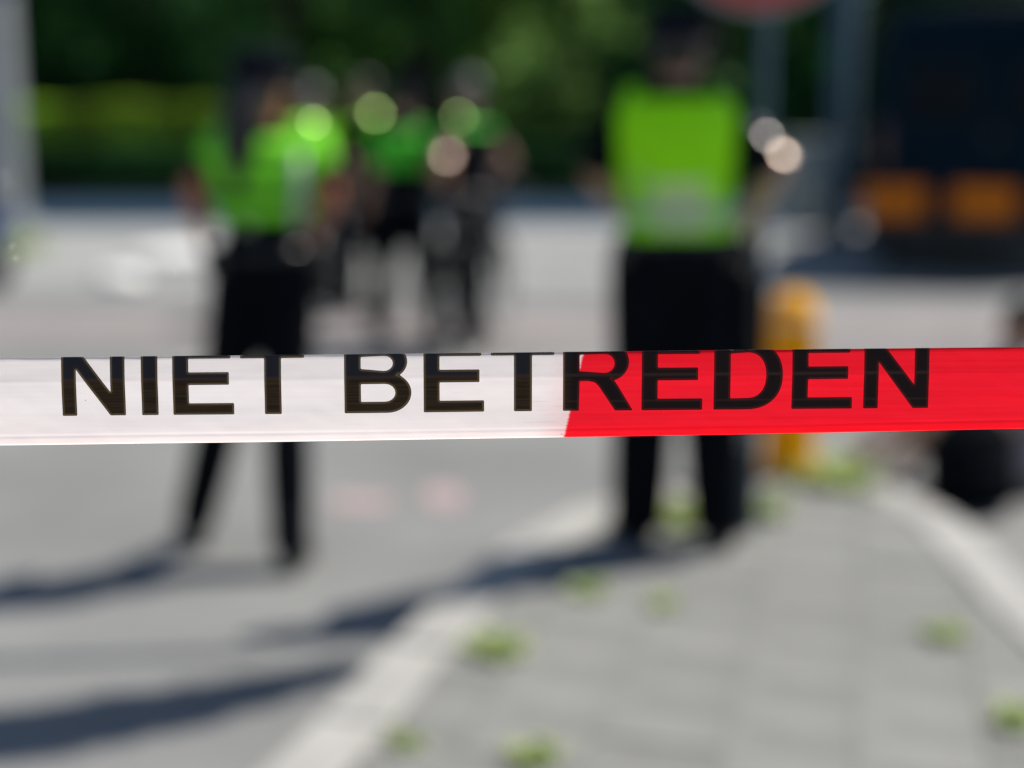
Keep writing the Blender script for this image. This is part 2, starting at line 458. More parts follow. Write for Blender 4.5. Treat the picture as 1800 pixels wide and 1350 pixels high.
def weed(px, py, r, h, z, label, n=90, seed=0):
    rr = random.Random(seed+int(px)); p = G(px, py, z)
    bm = bmesh.new()
    for k in range(int(n*.4)):
        a = rr.uniform(0, 2*pi); d = rr.uniform(.05, 1)*r*1.35; bw = rr.uniform(.008, .017)
        b0 = V((cos(a)*d*.45, sin(a)*d*.45, -.004)); hh = h*rr.uniform(.3, .8)
        mid = b0 + V((cos(a)*d*.3, sin(a)*d*.3, hh*.7)); tip = b0+V((cos(a)*d*.75, sin(a)*d*.75, hh))
        s = V((-sin(a), cos(a), 0))*bw
        v = [bm.verts.new(q) for q in (b0-s, b0+s, mid+s*1.3, mid-s*1.3)]; bm.faces.new(v)
        bm.faces.new((v[3], v[2], bm.verts.new(tip)))
    o = link('weed', bm, M['weed'], smooth=False); o.location = p
    return tag(o, label, 'weed', 'weeds growing between the paving tiles')
weed(870, 1150, .085, .07, KH, 'largest green weed tuft beside the left kerb', 150)
weed(1032, 1045, .06, .06, KH, 'weed tuft in the officer\'s shadow, above the largest tuft')
weed(1168, 1065, .05, .045, KH, 'small faint weed tuft below the right officer\'s feet', 50)
weed(1658, 1118, .06, .05, KH, 'weed tuft beside the right kerb')
weed(1778, 1275, .06, .06, KH, 'weed tuft at the right edge of the picture, near the bottom')
weed(940, 1335, .06, .06, KH, 'weed tuft at the bottom edge, in the middle of the pavement')
weed(715, 1310, .045, .045, KH, 'small weed tuft near the bottom of the left kerb', 60)
weed(1190, 915, .13, .09, KH, 'grassy tuft between the right officer\'s boots', 180)
weed(1345, 905, .08, .10, KH, 'weed tuft at the foot of the road sign post', 120)
weed(1475, 845, .17, .12, KH, 'wide yellow-green tuft right of the amber bollard', 260)
weed(1400, 838, .10, .09, KH, 'grass tuft at the foot of the amber bollard', 120)
weed(40, 445, .30, .30, .004, 'pale weeds at the foot of the grey pillar', 300)

# ================================================================== STREET FURNITURE
# no-entry sign on a post
sp = G(1318, 935, KH)
t = thing('road_sign', 'round red no-entry sign on a thin grey post beside the right officer', 'road sign', sp)
bm = bmesh.new(); tube(bm, [(0, 0, -.02), (0, 0, 2.6)], .024, 12); link('post', bm, M['post_grey'], t)
scn = W(1340, -166, sp.y-.05) - sp; SR = 176/2500*((scn.y+sp.y)*CP + .1)
bm = bmesh.new(); lathe(bm, scn, (0, -1, 0), [(SR, -.004), (SR, .004)], 64)
dsk = link('disc', bm, M['sign_white'], t, smooth=False)
bm = bmesh.new(); lathe(bm, scn+V((0, -.006, 0)), (0, -1, 0), [(SR*.94, -.001), (SR*.94, .001)], 64)
link('red_face', bm, M['sign_red'], dsk, smooth=False)
bm = bmesh.new(); box(bm, scn+V((0, -.009, 0)), (SR*1.4, .002, SR*.36), bev=.0008); link('white_bar', bm, M['sign_white'], dsk, smooth=False)
for dz in (-.15, .15):
    bm = bmesh.new(); box(bm, (0, -.012, scn.z+dz), (.09, .055, .03), bev=.004); link('bracket', bm, M['galv'], t)
# amber bollard
bp = G(1385, 828, KH)
t = thing('bollard', 'amber yellow bollard standing at the tip of the pavement', 'bollard', bp)
bm = bmesh.new(); lathe(bm, (0, 0, 0), (0, 0, 1), [(.12, -.02), (.122, .02), (.104, .06), (.098, .60), (.102, .62), (.102, .66), (.08, .71), (.04, .74), (.004, .75)], 28); link('body', bm, M['amber'], t)
bm = bmesh.new(); lathe(bm, (0, 0, .625), (0, 0, 1), [(.1035, 0), (.1035, .015)], 28); link('reflective_band', bm, M['white_block'], t)
# lamp post between trees and van
lp = G(1470, 418)
t = thing('lamp_post', 'slate blue lamp post standing left of the black van', 'lamp post', lp)
bm = bmesh.new(); lathe(bm, (0, 0, 0), (0, 0, 1), [(.19, -.02), (.19, 1.0), (.15, 1.1), (.14, 5.0), (.1, 8.5)], 20); link('shaft', bm, M['post_grey'], t)
bm = bmesh.new(); tube(bm, [(0, 0, 8.4), (.1, 0, 8.9), (.8, 0, 9.1), (1.5, 0, 9.15)], [.08, .07, .05, .04], 10); link('arm', bm, M['post_grey'], t)
bm = bmesh.new(); box(bm, (1.8, 0, 9.14), (.8, .3, .12), bev=.03); link('lamp_head', bm, M['galv'], t)
bm = bmesh.new(); box(bm, (0, -.187, .7), (.12, .02, .4), bev=.006); link('access_door', bm, M['post_grey'], t)
# utility cabinet
cp_ = G(1432, 402)
t = thing('utility_cabinet', 'grey-green utility cabinet left of the black van', 'cabinet', cp_)
bm = bmesh.new(); box(bm, (0, 0, .6), (.84, .42, 1.08), bev=.02); link('housing', bm, M['cabinet'], t)
bm = bmesh.new(); box(bm, (0, 0, .03), (.88, .46, .10), bev=.01); link('plinth', bm, M['pillar'], t)
bm = bmesh.new(); box(bm, (0, 0, 1.165), (.90, .48, .05), bev=.015); link('roof', bm, M['cabinet'], t)
for s in (-1, 1):
    bm = bmesh.new(); box(bm, (s*.205, -.216, .6), (.39, .015, .98), bev=.004); d_ = link('door', bm, M['cabinet'], t)
    bm = bmesh.new(); box(bm, (s*.05, -.235, .65), (.02, .03, .14), bev=.004); link('handle', bm, M['steel'], d_)
# pale pillar at left edge
pp = G(0, 420)
t = thing('pillar', 'pale grey concrete pillar at the left edge with a blue sign on top', 'pillar', pp)
bm = bmesh.new(); box(bm, (0, 0, 1.5), (.56, .5, 3.04), bev=.05); link('shaft', bm, M['pillar'], t)
bm = bmesh.new(); box(bm, (0, 0, .1), (.74, .62, .3), bev=.03); link('base', bm, M['pillar'], t)
bm = bmesh.new(); box(bm, (0, 0, 3.42), (.70, .34, .80), bev=.03); link('sign_box', bm, M['sign_blue'], t)
bm = bmesh.new(); box(bm, (0, -.18, 3.1), (.64, .02, .06), bev=.005); link('trim', bm, M['sign_white'], t)
# white concrete blocks on the road
def block(px, py, s, sx, label):
    p = G(px, py, .004)
    o = thing('concrete_block', label, 'block', p, .3, 'white blocks on the far road')
    bm = bmesh.new()
    lathe(bm, (0, 0, 0), (0, 0, 1), [(s*.72, 0), (s*.78, s*.08), (s*.70, s*.25), (s*.45, s*.36), (s*.05, s*.40)], 20)
    for v in bm.verts: v.co.x *= sx
    link('body', bm, M['white_block'], o)
    bm = bmesh.new(); lathe(bm, (0, 0, s*.39), (0, 0, 1), [(.02, 0), (.02, .03)], 10); link('lifting_eye', bm, M['steel'], o)
block(212, 498, .32, .9, 'small round white concrete block lying on the far road')
block(335, 462, .46, 1.9, 'wide white concrete block behind the left officer\'s arm')

# scooter at left edge
def scooter():
    p = G(-80, 510, .004); t = thing('scooter', 'blue motor scooter at the left edge in front of the pillar', 'scooter', p, radians(0))
    # length along x, tail towards +x
    for x in (-.62, .32):
        bm = bmesh.new(); torus(bm, (x, 0, .22), (0, 1, 0), .165, .055, 28, 8); wv = link('wheel', bm, M['rubber'], t)
        bm = bmesh.new(); lathe(bm, (x, -.03, .22), (0, 1, 0), [(.12, 0), (.12, .06)], 20); link('rim', bm, M['rim'], wv)
    bm = bmesh.new()
    tube(bm, [(-.25, 0, .30), (0, 0, .34), (.3, 0, .50), (.45, 0, .60)], [.10, .14, .17, .09], 14)
    tube(bm, [(-.25, 0, .30), (-.40, 0, .45), (-.48, 0, .95)], [.10, .13, .09], 14, flat=.5)
    remesh('body', bm, M['scooter_blue'], t, .015, 4)
    bm = bmesh.new(); tube(bm, [(-.1, 0, .72), (.15, 0, .75), (.38, 0, .76)], [.08, .11, .08], 14, flat=.5); link('seat', bm, M['boot'], t)
    bm = bmesh.new(); box(bm, (.46, 0, .66), (.04, .16, .07), bev=.012); link('tail_light', bm, M['red_lamp'], t)
    bm = bmesh.new(); tube(bm, [(-.46, -.3, 1.02), (-.5, 0, .98), (-.46, .3, 1.02)], .018, 10); link('handlebar', bm, M['rubber'], t)
    bm = bmesh.new(); ell(bm, (-.48, -.3, 1.16), (.05, 0, 0), (0, .03, 0), (0, 0, .04)); cyl(bm, (-.46, -.28, 1.02), (-.48, -.3, 1.14), .006); link('mirror', bm, M['chrome'], t)
    bm = bmesh.new(); tube(bm, [(.36, 0, .80), (.52, 0, .84), (.50, 0, .94)], .022, 10); tube(bm, [(.44, -.12, .92), (.44, .12, .92)], .035, 10); link('grab_rail', bm, M['chrome'], t)
    bm = bmesh.new(); tube(bm, [(.05, -.13, .28), (.45, -.15, .36)], [.03, .045], 12); link('exhaust', bm, M['chrome'], t)
scooter()

# ================================================================== VAN
def van():
    bl = G(1512, 487); dist = bl.y
    s = dist*CP/2500
    RZ = radians(-15); p = V((bl.x + 1.12*cos(RZ), dist + 1.12*sin(RZ), 0)); t = thing('van', 'black van seen from behind with two orange panels on its rear doors', 'van', p, RZ)
    Wd, L, H = 2.24, 5.4, (W(1600, 12, dist)).z
    z0 = .36
    bm = bmesh.new(); rings = []
    # cross-section in xz, extruded along y with rounding at both ends
    def sec(y, f, top):
        pts = []
        prof = [(-1, z0), (-1, .9), (-.985, 1.5), (-.93, top-.28), (-.86, top-.08), (-.74, top), (.74, top), (.86, top-.08), (.93, top-.28), (.985, 1.5), (1, .9), (1, z0)]
        return [bm.verts.new((x*Wd/2*f, y, z)) for x, z in prof]
    secs = [sec(0, .97, H-.02), sec(.04, .99, H-.005), sec(.3, 1, H), sec(3.6, 1, H), sec(3.9, .99, H-.06), sec(4.5, .96, 1.55), sec(5.3, .93, 1.25), sec(5.4, .9, 1.1)]
    for a, b in zip(secs, secs[1:]):
        for k in range(len(a)):
            bm.faces.new((a[k], a[(k+1) % len(a)], b[(k+1) % len(a)], b[k]))
    bm.faces.new(list(reversed(secs[0]))); bm.faces.new(secs[-1])
    bmesh.ops.recalc_face_normals(bm, faces=bm.faces)
    link('body', bm, M['van_paint'], t, smooth=False)
    for sx in (-1, 1):
        bm = bmesh.new(); box(bm, (sx*.49, -.016, .52+(H-.75)/2), (.93, .028, H-.80), bev=.01); d = link('rear_door', bm, M['van_paint'], t)
        bm = bmesh.new(); box(bm, (sx*.47, -.036, 1.78), (.66, .012, .62), bev=.005); link('window', bm, M['glass_dark'], d)
        for hz in (.8, 1.3, 2.1):
            bm = bmesh.new(); box(bm, (sx*.95, -.03, hz), (.05, .05, .09), bev=.008); link('hinge', bm, M['van_dark'], d)
        bm = bmesh.new(); box(bm, (sx*.975, -.02, 1.25), (.07, .05, .42), bev=.012); link('tail_light', bm, M['red_lamp'], t)
        bm = bmesh.new(); box(bm, (sx*1.12, 4.0, 1.55), (.1, .14, .34), bev=.03); cyl(bm, (sx*.96, 4.0, 1.5), (sx*1.1, 4.0, 1.5), .025); link('mirror', bm, M['van_dark'], t)
        bm = bmesh.new(); box(bm, (sx*(Wd/2+.002), 3.3, 1.75), (.02, .95, .6), bev=.005); link('side_window', bm, M['glass_dark'], t)
        for yy in (1.0, 4.55):
            bm = bmesh.new(); torus(bm, (sx*.87, yy, .34), (1, 0, 0), .245, .10, 32, 10); wv = link('wheel', bm, M['rubber'], t)
            bm = bmesh.new(); lathe(bm, (sx*.80, yy, .34), (sx, 0, 0), [(.2, 0), (.2, .10), (.14, .12), (.05, .10)], 24); link('rim', bm, M['rim'], wv)
    zc = W(1570, 354, dist).z
    for px in (1572, 1724, 1880):
        bm = bmesh.new(); box(bm, ((W(px, 352, dist).x-bl.x)*.98-1.12, -.042, zc), (.56, .014, .30), bev=.004); link('orange_panel', bm, M['orange_panel'], t)
    bm = bmesh.new(); box(bm, (0, -.05, 1.32), (.10, .03, .16), bev=.006); link('door_handle', bm, M['van_dark'], t)
    bm = bmesh.new(); box(bm, (0, -.075, .47), (1.96, .17, .20), bev=.03); link('bumper', bm, M['van_dark'], t)
    bm = bmesh.new(); box(bm, (0, 4.42, 1.72), (1.6, .03, .62), Matrix.Rotation(radians(-50), 3, 'X'), bev=.005); link('windscreen', bm, M['glass_dark'], t)
    bm = bmesh.new(); box(bm, (0, 2.6, .40), (1.5, 4.4, .14), bev=.02); link('underbody', bm, M['van_dark'], t)
    bm = bmesh.new(); box(bm, (0, .10, H+.03), (.9, .10, .05), bev=.02); link('roof_light_bar', bm, M['van_dark'], t)
van()

# ================================================================== BICYCLE
def bicycle(x, y, rz, label):
    t = thing('bicycle', label, 'bicycle', (x, y, 0), rz)
    for cx in (-.52, .52):
        bm = bmesh.new(); torus(bm, (cx, 0, .34), (0, 1, 0), .32, .02, 40, 8); wv = link('wheel', bm, M['rubber'], t)
        bm = bmesh.new(); torus(bm, (cx, 0, .34), (0, 1, 0), .298, .009, 36, 6); link('rim', bm, M['steel'], wv)
        bm = bmesh.new()
        for k in range(18):
            a = 2*pi*k/18; cyl(bm, (cx, 0, .34), (cx+cos(a)*.298, 0, .34+sin(a)*.298), .0018, n=4)
        cyl(bm, (cx, -.04, .34), (cx, .04, .34), .02); link('spokes', bm, M['steel'], wv)
        bm = bmesh.new(); 
        loft(bm, [(V((cx+cos(a)*.355, 0, .34+sin(a)*.355)), V((0, .025, 0)), V((cos(a), 0, sin(a)))*.003) for a in [radians(20+14*k) for k in range(11)]], 8); link('mudguard', bm, M['van_dark'], t)
    bm = bmesh.new()
    for a, b in (((-.52, 0, .34), (-.08, 0, .28)), ((-.08, 0, .28), (-.2, 0, .82)), ((-.52, 0, .34), (-.18, 0, .72)), ((-.18, 0, .76), (.36, 0, .80)), ((-.08, 0, .28), (.38, 0, .70)), ((.34, 0, .92), (.42, 0, .60)), ((.42, 0, .60), (.52, 0, .34))):
        tube(bm, [a, b], .017, 8)
    link('frame', bm, M['van_paint'], t)
    bm = bmesh.new(); tube(bm, [(-.32, 0, .93), (-.2, 0, .95), (-.02, 0, .94)], [.075, .06, .02], 12, flat=.4); link('saddle', bm, M['boot'], t)
    bm = bmesh.new(); tube(bm, [(-.2, 0, .80), (-.22, 0, .93)], .013, 8); link('seat_post', bm, M['steel'], t)
    bm = bmesh.new(); tube(bm, [(.18, -.29, 1.05), (.32, -.2, 1.06), (.34, 0, 1.04), (.32, .2, 1.06), (.18, .29, 1.05)], .013, 8); tube(bm, [(.34, 0, .9), (.34, 0, 1.04)], .015, 8); link('handlebar', bm, M['steel'], t)
    bm = bmesh.new(); lathe(bm, (-.08, -.03, .28), (0, 1, 0), [(.09, 0), (.09, .008)], 24); link('chainring', bm, M['steel'], t)
    for s in (-1, 1):
        bm = bmesh.new(); tube(bm, [(-.08, s*.05, .28), (-.08+s*.1, s*.07, .28-s*.13)], .01, 8); box(bm, (-.08+s*.1, s*.12, .28-s*.13), (.09, .09, .02)); link('pedal', bm, M['rubber'], t)
    bm = bmesh.new(); box(bm, (-.5, 0, .74), (.40, .13, .012)); tube(bm, [(-.66, 0, .74), (-.54, 0, .36)], .006, 6); tube(bm, [(-.34, 0, .74), (-.2, 0, .78)], .006, 6); link('rear_rack', bm, M['van_dark'], t)
    for s in (-1, 1):
        bm = bmesh.new(); box(bm, (-.52, s*.15, .58), (.34, .13, .30), bev=.03); link('pannier', bm, M['black_cloth'], t)

# ================================================================== PEOPLE
def person(label, root, J, fwd, H, cloth, group=None, name='person', gut=1.0):
    """J: joints relative to root. keys hipL hipR kneeL kneeR ankL ankR toeL toeR shL shR elL elR wrL wrR neck head"""
    k = H/1.75
    t = thing(name, label, 'person', root, 0, group)
    f = V((fwd[0], fwd[1], 0)).normalized(); r = V((f.y, -f.x, 0))   # r = person's right
    hip = (J['hipL']+J['hipR'])/2; shm = (J['shL']+J['shR'])/2; neck = J['neck']; head = J['head']
    rs = (J['shR']-J['shL']).normalized(); hs = (J['hipR']-J['hipL']).normalized()
    up = (neck-hip).normalized()
    def torso(bm, infl=0, lo=0, hi=1, seg=None):
        prof = [(-.10, .125, .095), (0.0, .158, .118), (.10, .160, .118), (.28, .140, .108), (.48, .152, .118), (.68, .172, .124), (.84, .182, .112), (.93, .150, .085), (1.0, .085, .065), (1.04, .06, .06)]
        def at(q):
            for (a, b) in zip(prof, prof[1:]):
                if q <= b[0]:
                    u = (q-a[0])/(b[0]-a[0]); return a[1]+(b[1]-a[1])*u, a[2]+(b[2]-a[2])*u
            return prof[-1][1:]
        qs = sorted({lo, hi} | {p[0] for p in prof if lo < p[0] < hi})
        rings = []
        for q in qs:
            wx, wy = at(q); c = hip.lerp(neck, q)
            ax = hs.lerp(rs, min(1, max(0, q))).normalized(); ay = up.cross(ax).normalized()
            rings.append((c, ax*(wx*k*gut+infl), ay*(wy*k*gut+infl)))
        loft(bm, rings, 22, p=.85)
    def limb(bm, a, b, r0, rm, r1, infl=0, frac=(0, 1), n=12):
        a, b = V(a), V(b); A = a.lerp(b, frac[0]); B = a.lerp(b, frac[1]); pts = []; rd = []
        for i in range(5):
            q = frac[0]+(frac[1]-frac[0])*i/4
            rr_ = (r0+(rm-r0)*q/.4) if q < .4 else (rm+(r1-rm)*(q-.4)/.6)
            pts.append(a.lerp(b, q)); rd.append(rr_*k+infl)
        tube(bm, pts, rd, n)
    def hand(bm, wr, d, side, curl=.5):
        d = d.normalized(); pn = cloth.get('palm'+side, None)
        pn = V(pn) if pn else (r if side == 'L' else -r)          # palm normal
        pn = (pn - d*pn.dot(d)).normalized(); ac = d.cross(pn).normalized()
        if ac.dot(f) < 0: ac = -ac                                 # towards the thumb side
        L = .085*k
        loft(bm, [(wr-d*.01, ac*.026*k, pn*.020*k), (wr+d*L*.4, ac*.038*k, pn*.016*k), (wr+d*L, ac*.041*k, pn*.013*k), (wr+d*(L+.01), ac*.036*k, pn*.01*k)], 12)
        for i, ln in enumerate((.075, .082, .077, .060)):
            b0 = wr + d*L*.95 + ac*(.030-.020*i)*k
            d1 = (d + pn*curl*.5 + ac*(.10-.07*i)).normalized(); d2 = (d + pn*curl*1.3).normalized(); d3 = (d + pn*curl*2.2).normalized()
            p1 = b0+d1*ln*.45*k; p2 = p1+d2*ln*.32*k; p3 = p2+d3*ln*.23*k
            tube(bm, [b0, p1, p2, p3], [.0095*k, .0088*k, .008*k, .007*k], 8)
        b0 = wr+d*L*.25+ac*.026*k
        tube(bm, [b0, b0+(d*.6+ac*.8+pn*.3).normalized()*.035*k, b0+(d*.6+ac*.8+pn*.3).normalized()*.035*k+(d+ac*.2+pn*.4).normalized()*.03*k], [.013*k, .0105*k, .0085*k], 8)
    # --- body: one continuous skin
    bm = bmesh.new(); torso(bm)
    hf = V(cloth.get('look', f)).normalized(); hr = hf.cross(V((0, 0, 1))).normalized(); hu = hr.cross(hf).normalized()
    tube(bm, [neck-up*.04, head-hu*.06*k-hf*.012], [.058*k, .052*k], 14)
    ell(bm, head+hu*.018*k-hf*.008*k, hr*.075*k, hf*.095*k, hu*.100*k, 20, 12)
    ell(bm, head-hu*.05*k+hf*.022*k, hr*.055*k, hf*.062*k, hu*.065*k, 16, 10)
    ell(bm, head-hu*.098*k+hf*.055*k, hr*.026*k, hf*.022*k, hu*.018*k, 10, 6)           # chin
    tube(bm, [head+hu*.012*k+hf*.086*k, head-hu*.022*k+hf*.106*k], [.009*k, .014*k], 8)   # nose
    ell(bm, head+hu*.028*k+hf*.078*k, hr*.050*k, hf*.014*k, hu*.011*k, 12, 6)            # brow
    ell(bm, head-hu*.055*k+hf*.082*k, hr*.024*k, hf*.010*k, hu*.006*k, 10, 6)
    ell(bm, head-hu*.067*k+hf*.080*k, hr*.021*k, hf*.010*k, hu*.006*k, 10, 6)            # lips
    for s in (-1, 1): ell(bm, head+hr*s*.076*k-hf*.005*k-hu*.008*k, hr*.009*k, hf*.019*k, hu*.031*k, 10, 6)
    for sd_ in 'LR':
        limb(bm, J['sh'+sd_], J['el'+sd_], .054, .050, .040); limb(bm, J['el'+sd_], J['wr'+sd_], .041, .042, .026)
        ell(bm, J['sh'+sd_], r*.058*k, f*.058*k, V((0, 0, .055*k)))
        hd = V(cloth.get('hand'+sd_, (J['wr'+sd_]-J['el'+sd_]).normalized()*1.0))
        hand(bm, J['wr'+sd_], hd, sd_, cloth.get('curl', .5))
        limb(bm, J['hip'+sd_], J['knee'+sd_], .088, .080, .056); limb(bm, J['knee'+sd_], J['ank'+sd_], .054, .058, .036)
    for sd_ in 'LR':
        a = J['ank'+sd_]; td = V(J.get('toe'+sd_, f)).normalized()
        tube(bm, [a-td*.03*k-V((0, 0, .04*k)), a+td*.07*k-V((0, 0, .045*k)), a+td*.16*k-V((0, 0, .052*k))], [.035*k, .035*k, .026*k], 10)
    body = remesh('body', bm, cloth['skin'], t, .009, 3)
    for s in (-1, 1):
        bm = bmesh.new(); ell(bm, head+hr*s*.031*k+hf*.083*k+hu*.008*k, hr*.012*k, hf*.010*k, hu*.009*k, 10, 6); e = link('eye', bm, M['eye'], t)
        bm = bmesh.new(); ell(bm, head+hr*s*.031*k+hf*.091*k+hu*.008*k, hr*.005*k, hf*.004*k, hu*.005*k, 8, 5); link('iris', bm, M['iris'], e)
    # --- hair
    bm = bmesh.new()
    ell(bm, head+hu*.030*k-hf*.018*k, hr*.084*k, hf*.098*k, hu*.100*k, 20, 12)
    if cloth.get('long'):
        tube(bm, [head-hf*.07*k+hu*.0*k, head-hf*.10*k-hu*.08*k, head-hf*.12*k-hu*.18*k, head-hf*.12*k-hu*.30*k], [.07*k, .075*k, .065*k, .03*k], 12)
    if cloth.get('bun'): ell(bm, head-hf*.11*k+hu*.02*k, hr*.045*k, hf*.04*k, hu*.045*k)
    ho = remesh('hair', bm, cloth['hair'], t, .010, 2)
    # --- hat
    if cloth.get('cap'):
        hc = head+hu*.075*k
        bm = bmesh.new()
        loft(bm, [(hc-hu*.02, hr*.094*k, hf*.112*k), (hc+hu*.025, hr*.096*k, hf*.114*k), (hc+hu*.050, hr*.105*k, hf*.122*k), (hc+hu*.07, hr*.09*k, hf*.105*k), (hc+hu*.078, hr*.03*k, hf*.04*k)], 24)
        c_ = link('cap', bm, cloth['cap'], t)
        bm = bmesh.new(); loft(bm, [(hc+hf*.06*k-hu*.012, hr*.085*k, hu*.004), (hc+hf*.12*k-hu*.018, hr*.075*k, hu*.004), (hc+hf*.165*k-hu*.034, hr*.045*k, hu*.003)], 12); link('visor', bm, M['boot'], c_)
    # --- shirt with sleeves
    bm = bmesh.new(); torso(bm, .016, -.02, 1.02)
    sl = cloth.get('sleeve', .55)
    for sd_ in 'LR':
        ell(bm, J['sh'+sd_], r*.072*k, f*.072*k, V((0, 0, .068*k)))
        limb(bm, J['sh'+sd_], J['el'+sd_], .058, .056, .050, .014, (0, min(1, sl)))
        if sl > 1: limb(bm, J['el'+sd_], J['wr'+sd_], .044, .046, .034, .014, (0, min(.95, sl-1)))
    remesh('shirt', bm, cloth['shirt'], t, .012, 4)
    # --- hi-vis vest
    if cloth.get('vest'):
        lo = cloth.get('vest_lo', .12); hi = cloth.get('vest_hi', .97)
        bm = bmesh.new(); torso(bm, .034, lo, hi)
        for sd_ in cloth.get('vest_sh', 'LR'):
            ell(bm, J['sh'+sd_]+(shm-J['sh'+sd_])*.15, r*.078*k, f*.080*k, V((0, 0, .074*k)))
            if cloth.get('vest_sleeve'): limb(bm, J['sh'+sd_], J['el'+sd_], .066, .064, .060, .020, (0, cloth['vest_sleeve']))
        v_ = remesh('vest', bm, cloth['vest'], t, .012, 4)
        for q0, q1 in cloth.get('stripes', ((.24, .31), (.44, .51))):
            bm = bmesh.new(); torso(bm, .040, q0, q1); link('reflective_stripe' if 'stripe_mat' not in cloth else 'dark_stripe', bm, cloth.get('stripe_mat', M['reflective']), v_)
        for s in ((-1, 1) if hi > .9 else ()):
            bm = bmesh.new()
            a0 = shm+rs*s*.085*k-f*.115*k-up*.06*k
            box(bm, a0-up*.10*k, (.045*k, .012, .24*k)); link('shoulder_stripe', bm, M['reflective'], v_)
        if cloth.get('panel'):
            bm = bmesh.new(); torso(bm, .038, *cloth['panel']); 
            bmesh.ops.delete(bm, geom=[v for v in bm.verts if (v.co-hip).dot(f) > -.04 or abs((v.co-hip).dot(r)) > .125], context='VERTS')
            link('back_panel', bm, M['back_panel'], v_)
    # --- trousers
    bk = cloth.get('bulk', 0)
    bm = bmesh.new(); torso(bm, .018+bk*.6, -.14 if bk else -.10, .16)
    tr = cloth.get('trouser', 1.97)
    for sd_ in 'LR':
        limb(bm, J['hip'+sd_], J['knee'+sd_], .094, .086, .066, .016+bk, (0, min(1, tr)))
        if tr > 1: limb(bm, J['knee'+sd_], J['ank'+sd_], .060, .064, .054, .016+bk*.9, (0, tr-1))
    remesh('trousers', bm, cloth['trousers'], t, .012, 4)
    # --- belt and kit
    if cloth.get('belt'):
        bm = bmesh.new(); torso(bm, .034, .10, .17); b_ = link('belt', bm, M['boot'], t)
        bm = bmesh.new(); c0 = hip.lerp(neck, .08)+r*.205*k; box(bm, c0-V((0, 0, .06)), (.055, .09, .20), bev=.012); link('holster', bm, M['boot'], b_)
        for s, a in ((-1, .35), (-1, -.15), (1, -.35)):
            bm = bmesh.new(); c0 = hip.lerp(neck, .12)+r*s*.175*k-f*(.10*abs(a)+.05); box(bm, c0-V((0, 0, .02)), (.06, .045, .10), bev=.01); link('pouch', bm, M['boot'], b_)
        bm = bmesh.new(); c0 = shm+rs*.09*k+f*.14*k-up*.02; box(bm, c0, (.055, .035, .10), bev=.008); tube(bm, [c0+up*.04, c0+up*.15], .005, 6); link('radio', bm, M['boot'], t)
    # --- small metal discs added facing between sun and camera to make highlights
    hv = (SUN + V((0, -1, .2)).normalized()).normalized()
    for nm, ja, jb, q, off, sz, mm in cloth.get('bits', ()):
        c = J[ja].lerp(J[jb], q) + hv*off
        a_, b_ = frame_for(hv, V((1, 0, 0)))
        bm = bmesh.new(); loft(bm, [(c-hv*.004, a_*sz*.84, b_*sz*.84), (c+hv*.003, a_*sz*.84, b_*sz*.84), (c+hv*.0045, a_*sz*.7, b_*sz*.7)], 14); link(nm, bm, M[mm], t)
    if cloth.get('thigh_bag'):
        bm = bmesh.new(); c = J['hipR'].lerp(J['kneeR'], .45)+r*.14*k; box(bm, c, (.11, .15, .34), bev=.03); link('thigh_bag', bm, M['black_cloth'], t)
        bm = bmesh.new(); c = J['hipR']+r*.16*k-f*.06; tube(bm, [c+V((0, 0, .08)), c+r*.03-V((0, 0, .52))], .02, 10); link('baton', bm, M['boot'], t)
    # --- shoes
    for sd_ in 'LR':
        a = J['ank'+sd_]; td = V(J.get('toe'+sd_, f)).normalized(); dn = V(J.get('sole'+sd_, (0, 0, -1))).normalized()
        bm = bmesh.new()
        if cloth.get('boot', True): tube(bm, [a-dn*.10*k, a], [.052*k, .050*k], 12)
        sdw = td.cross(dn).normalized()
        loft(bm, [(a-td*.075*k+dn*.04*k, sdw*.03*k, dn*.035*k), (a-td*.05*k+dn*.035*k, sdw*.040*k, dn*.045*k), (a+td*.05*k+dn*.035*k, sdw*.045*k, dn*.044*k), (a+td*.14*k+dn*.048*k, sdw*.052*k, dn*.031*k), (a+td*.20*k+dn*.056*k, sdw*.038*k, dn*.022*k), (a+td*.215*k+dn*.06*k, sdw*.015*k, dn*.012*k)], 14)
        sh = remesh('shoe', bm, cloth['shoe'], t, .010, 3)
        bm = bmesh.new()
        loft(bm, [(a-td*.08*k+dn*.082*k, sdw*.036*k, dn*.007), (a+td*.05*k+dn*.082*k, sdw*.046*k, dn*.007), (a+td*.15*k+dn*.082*k, sdw*.054*k, dn*.007), (a+td*.215*k+dn*.080*k, sdw*.02*k, dn*.007)], 12); link('sole', bm, M['sole'], sh)
    return t
def joints_px(root, Y, d):
    """pixel targets (px, py[, extra depth]) -> joints relative to root"""
    J = {}
    for kk, v in d.items():
        J[kk] = W(v[0], v[1], Y+(v[2] if len(v) > 2 else 0)) - root
    return J
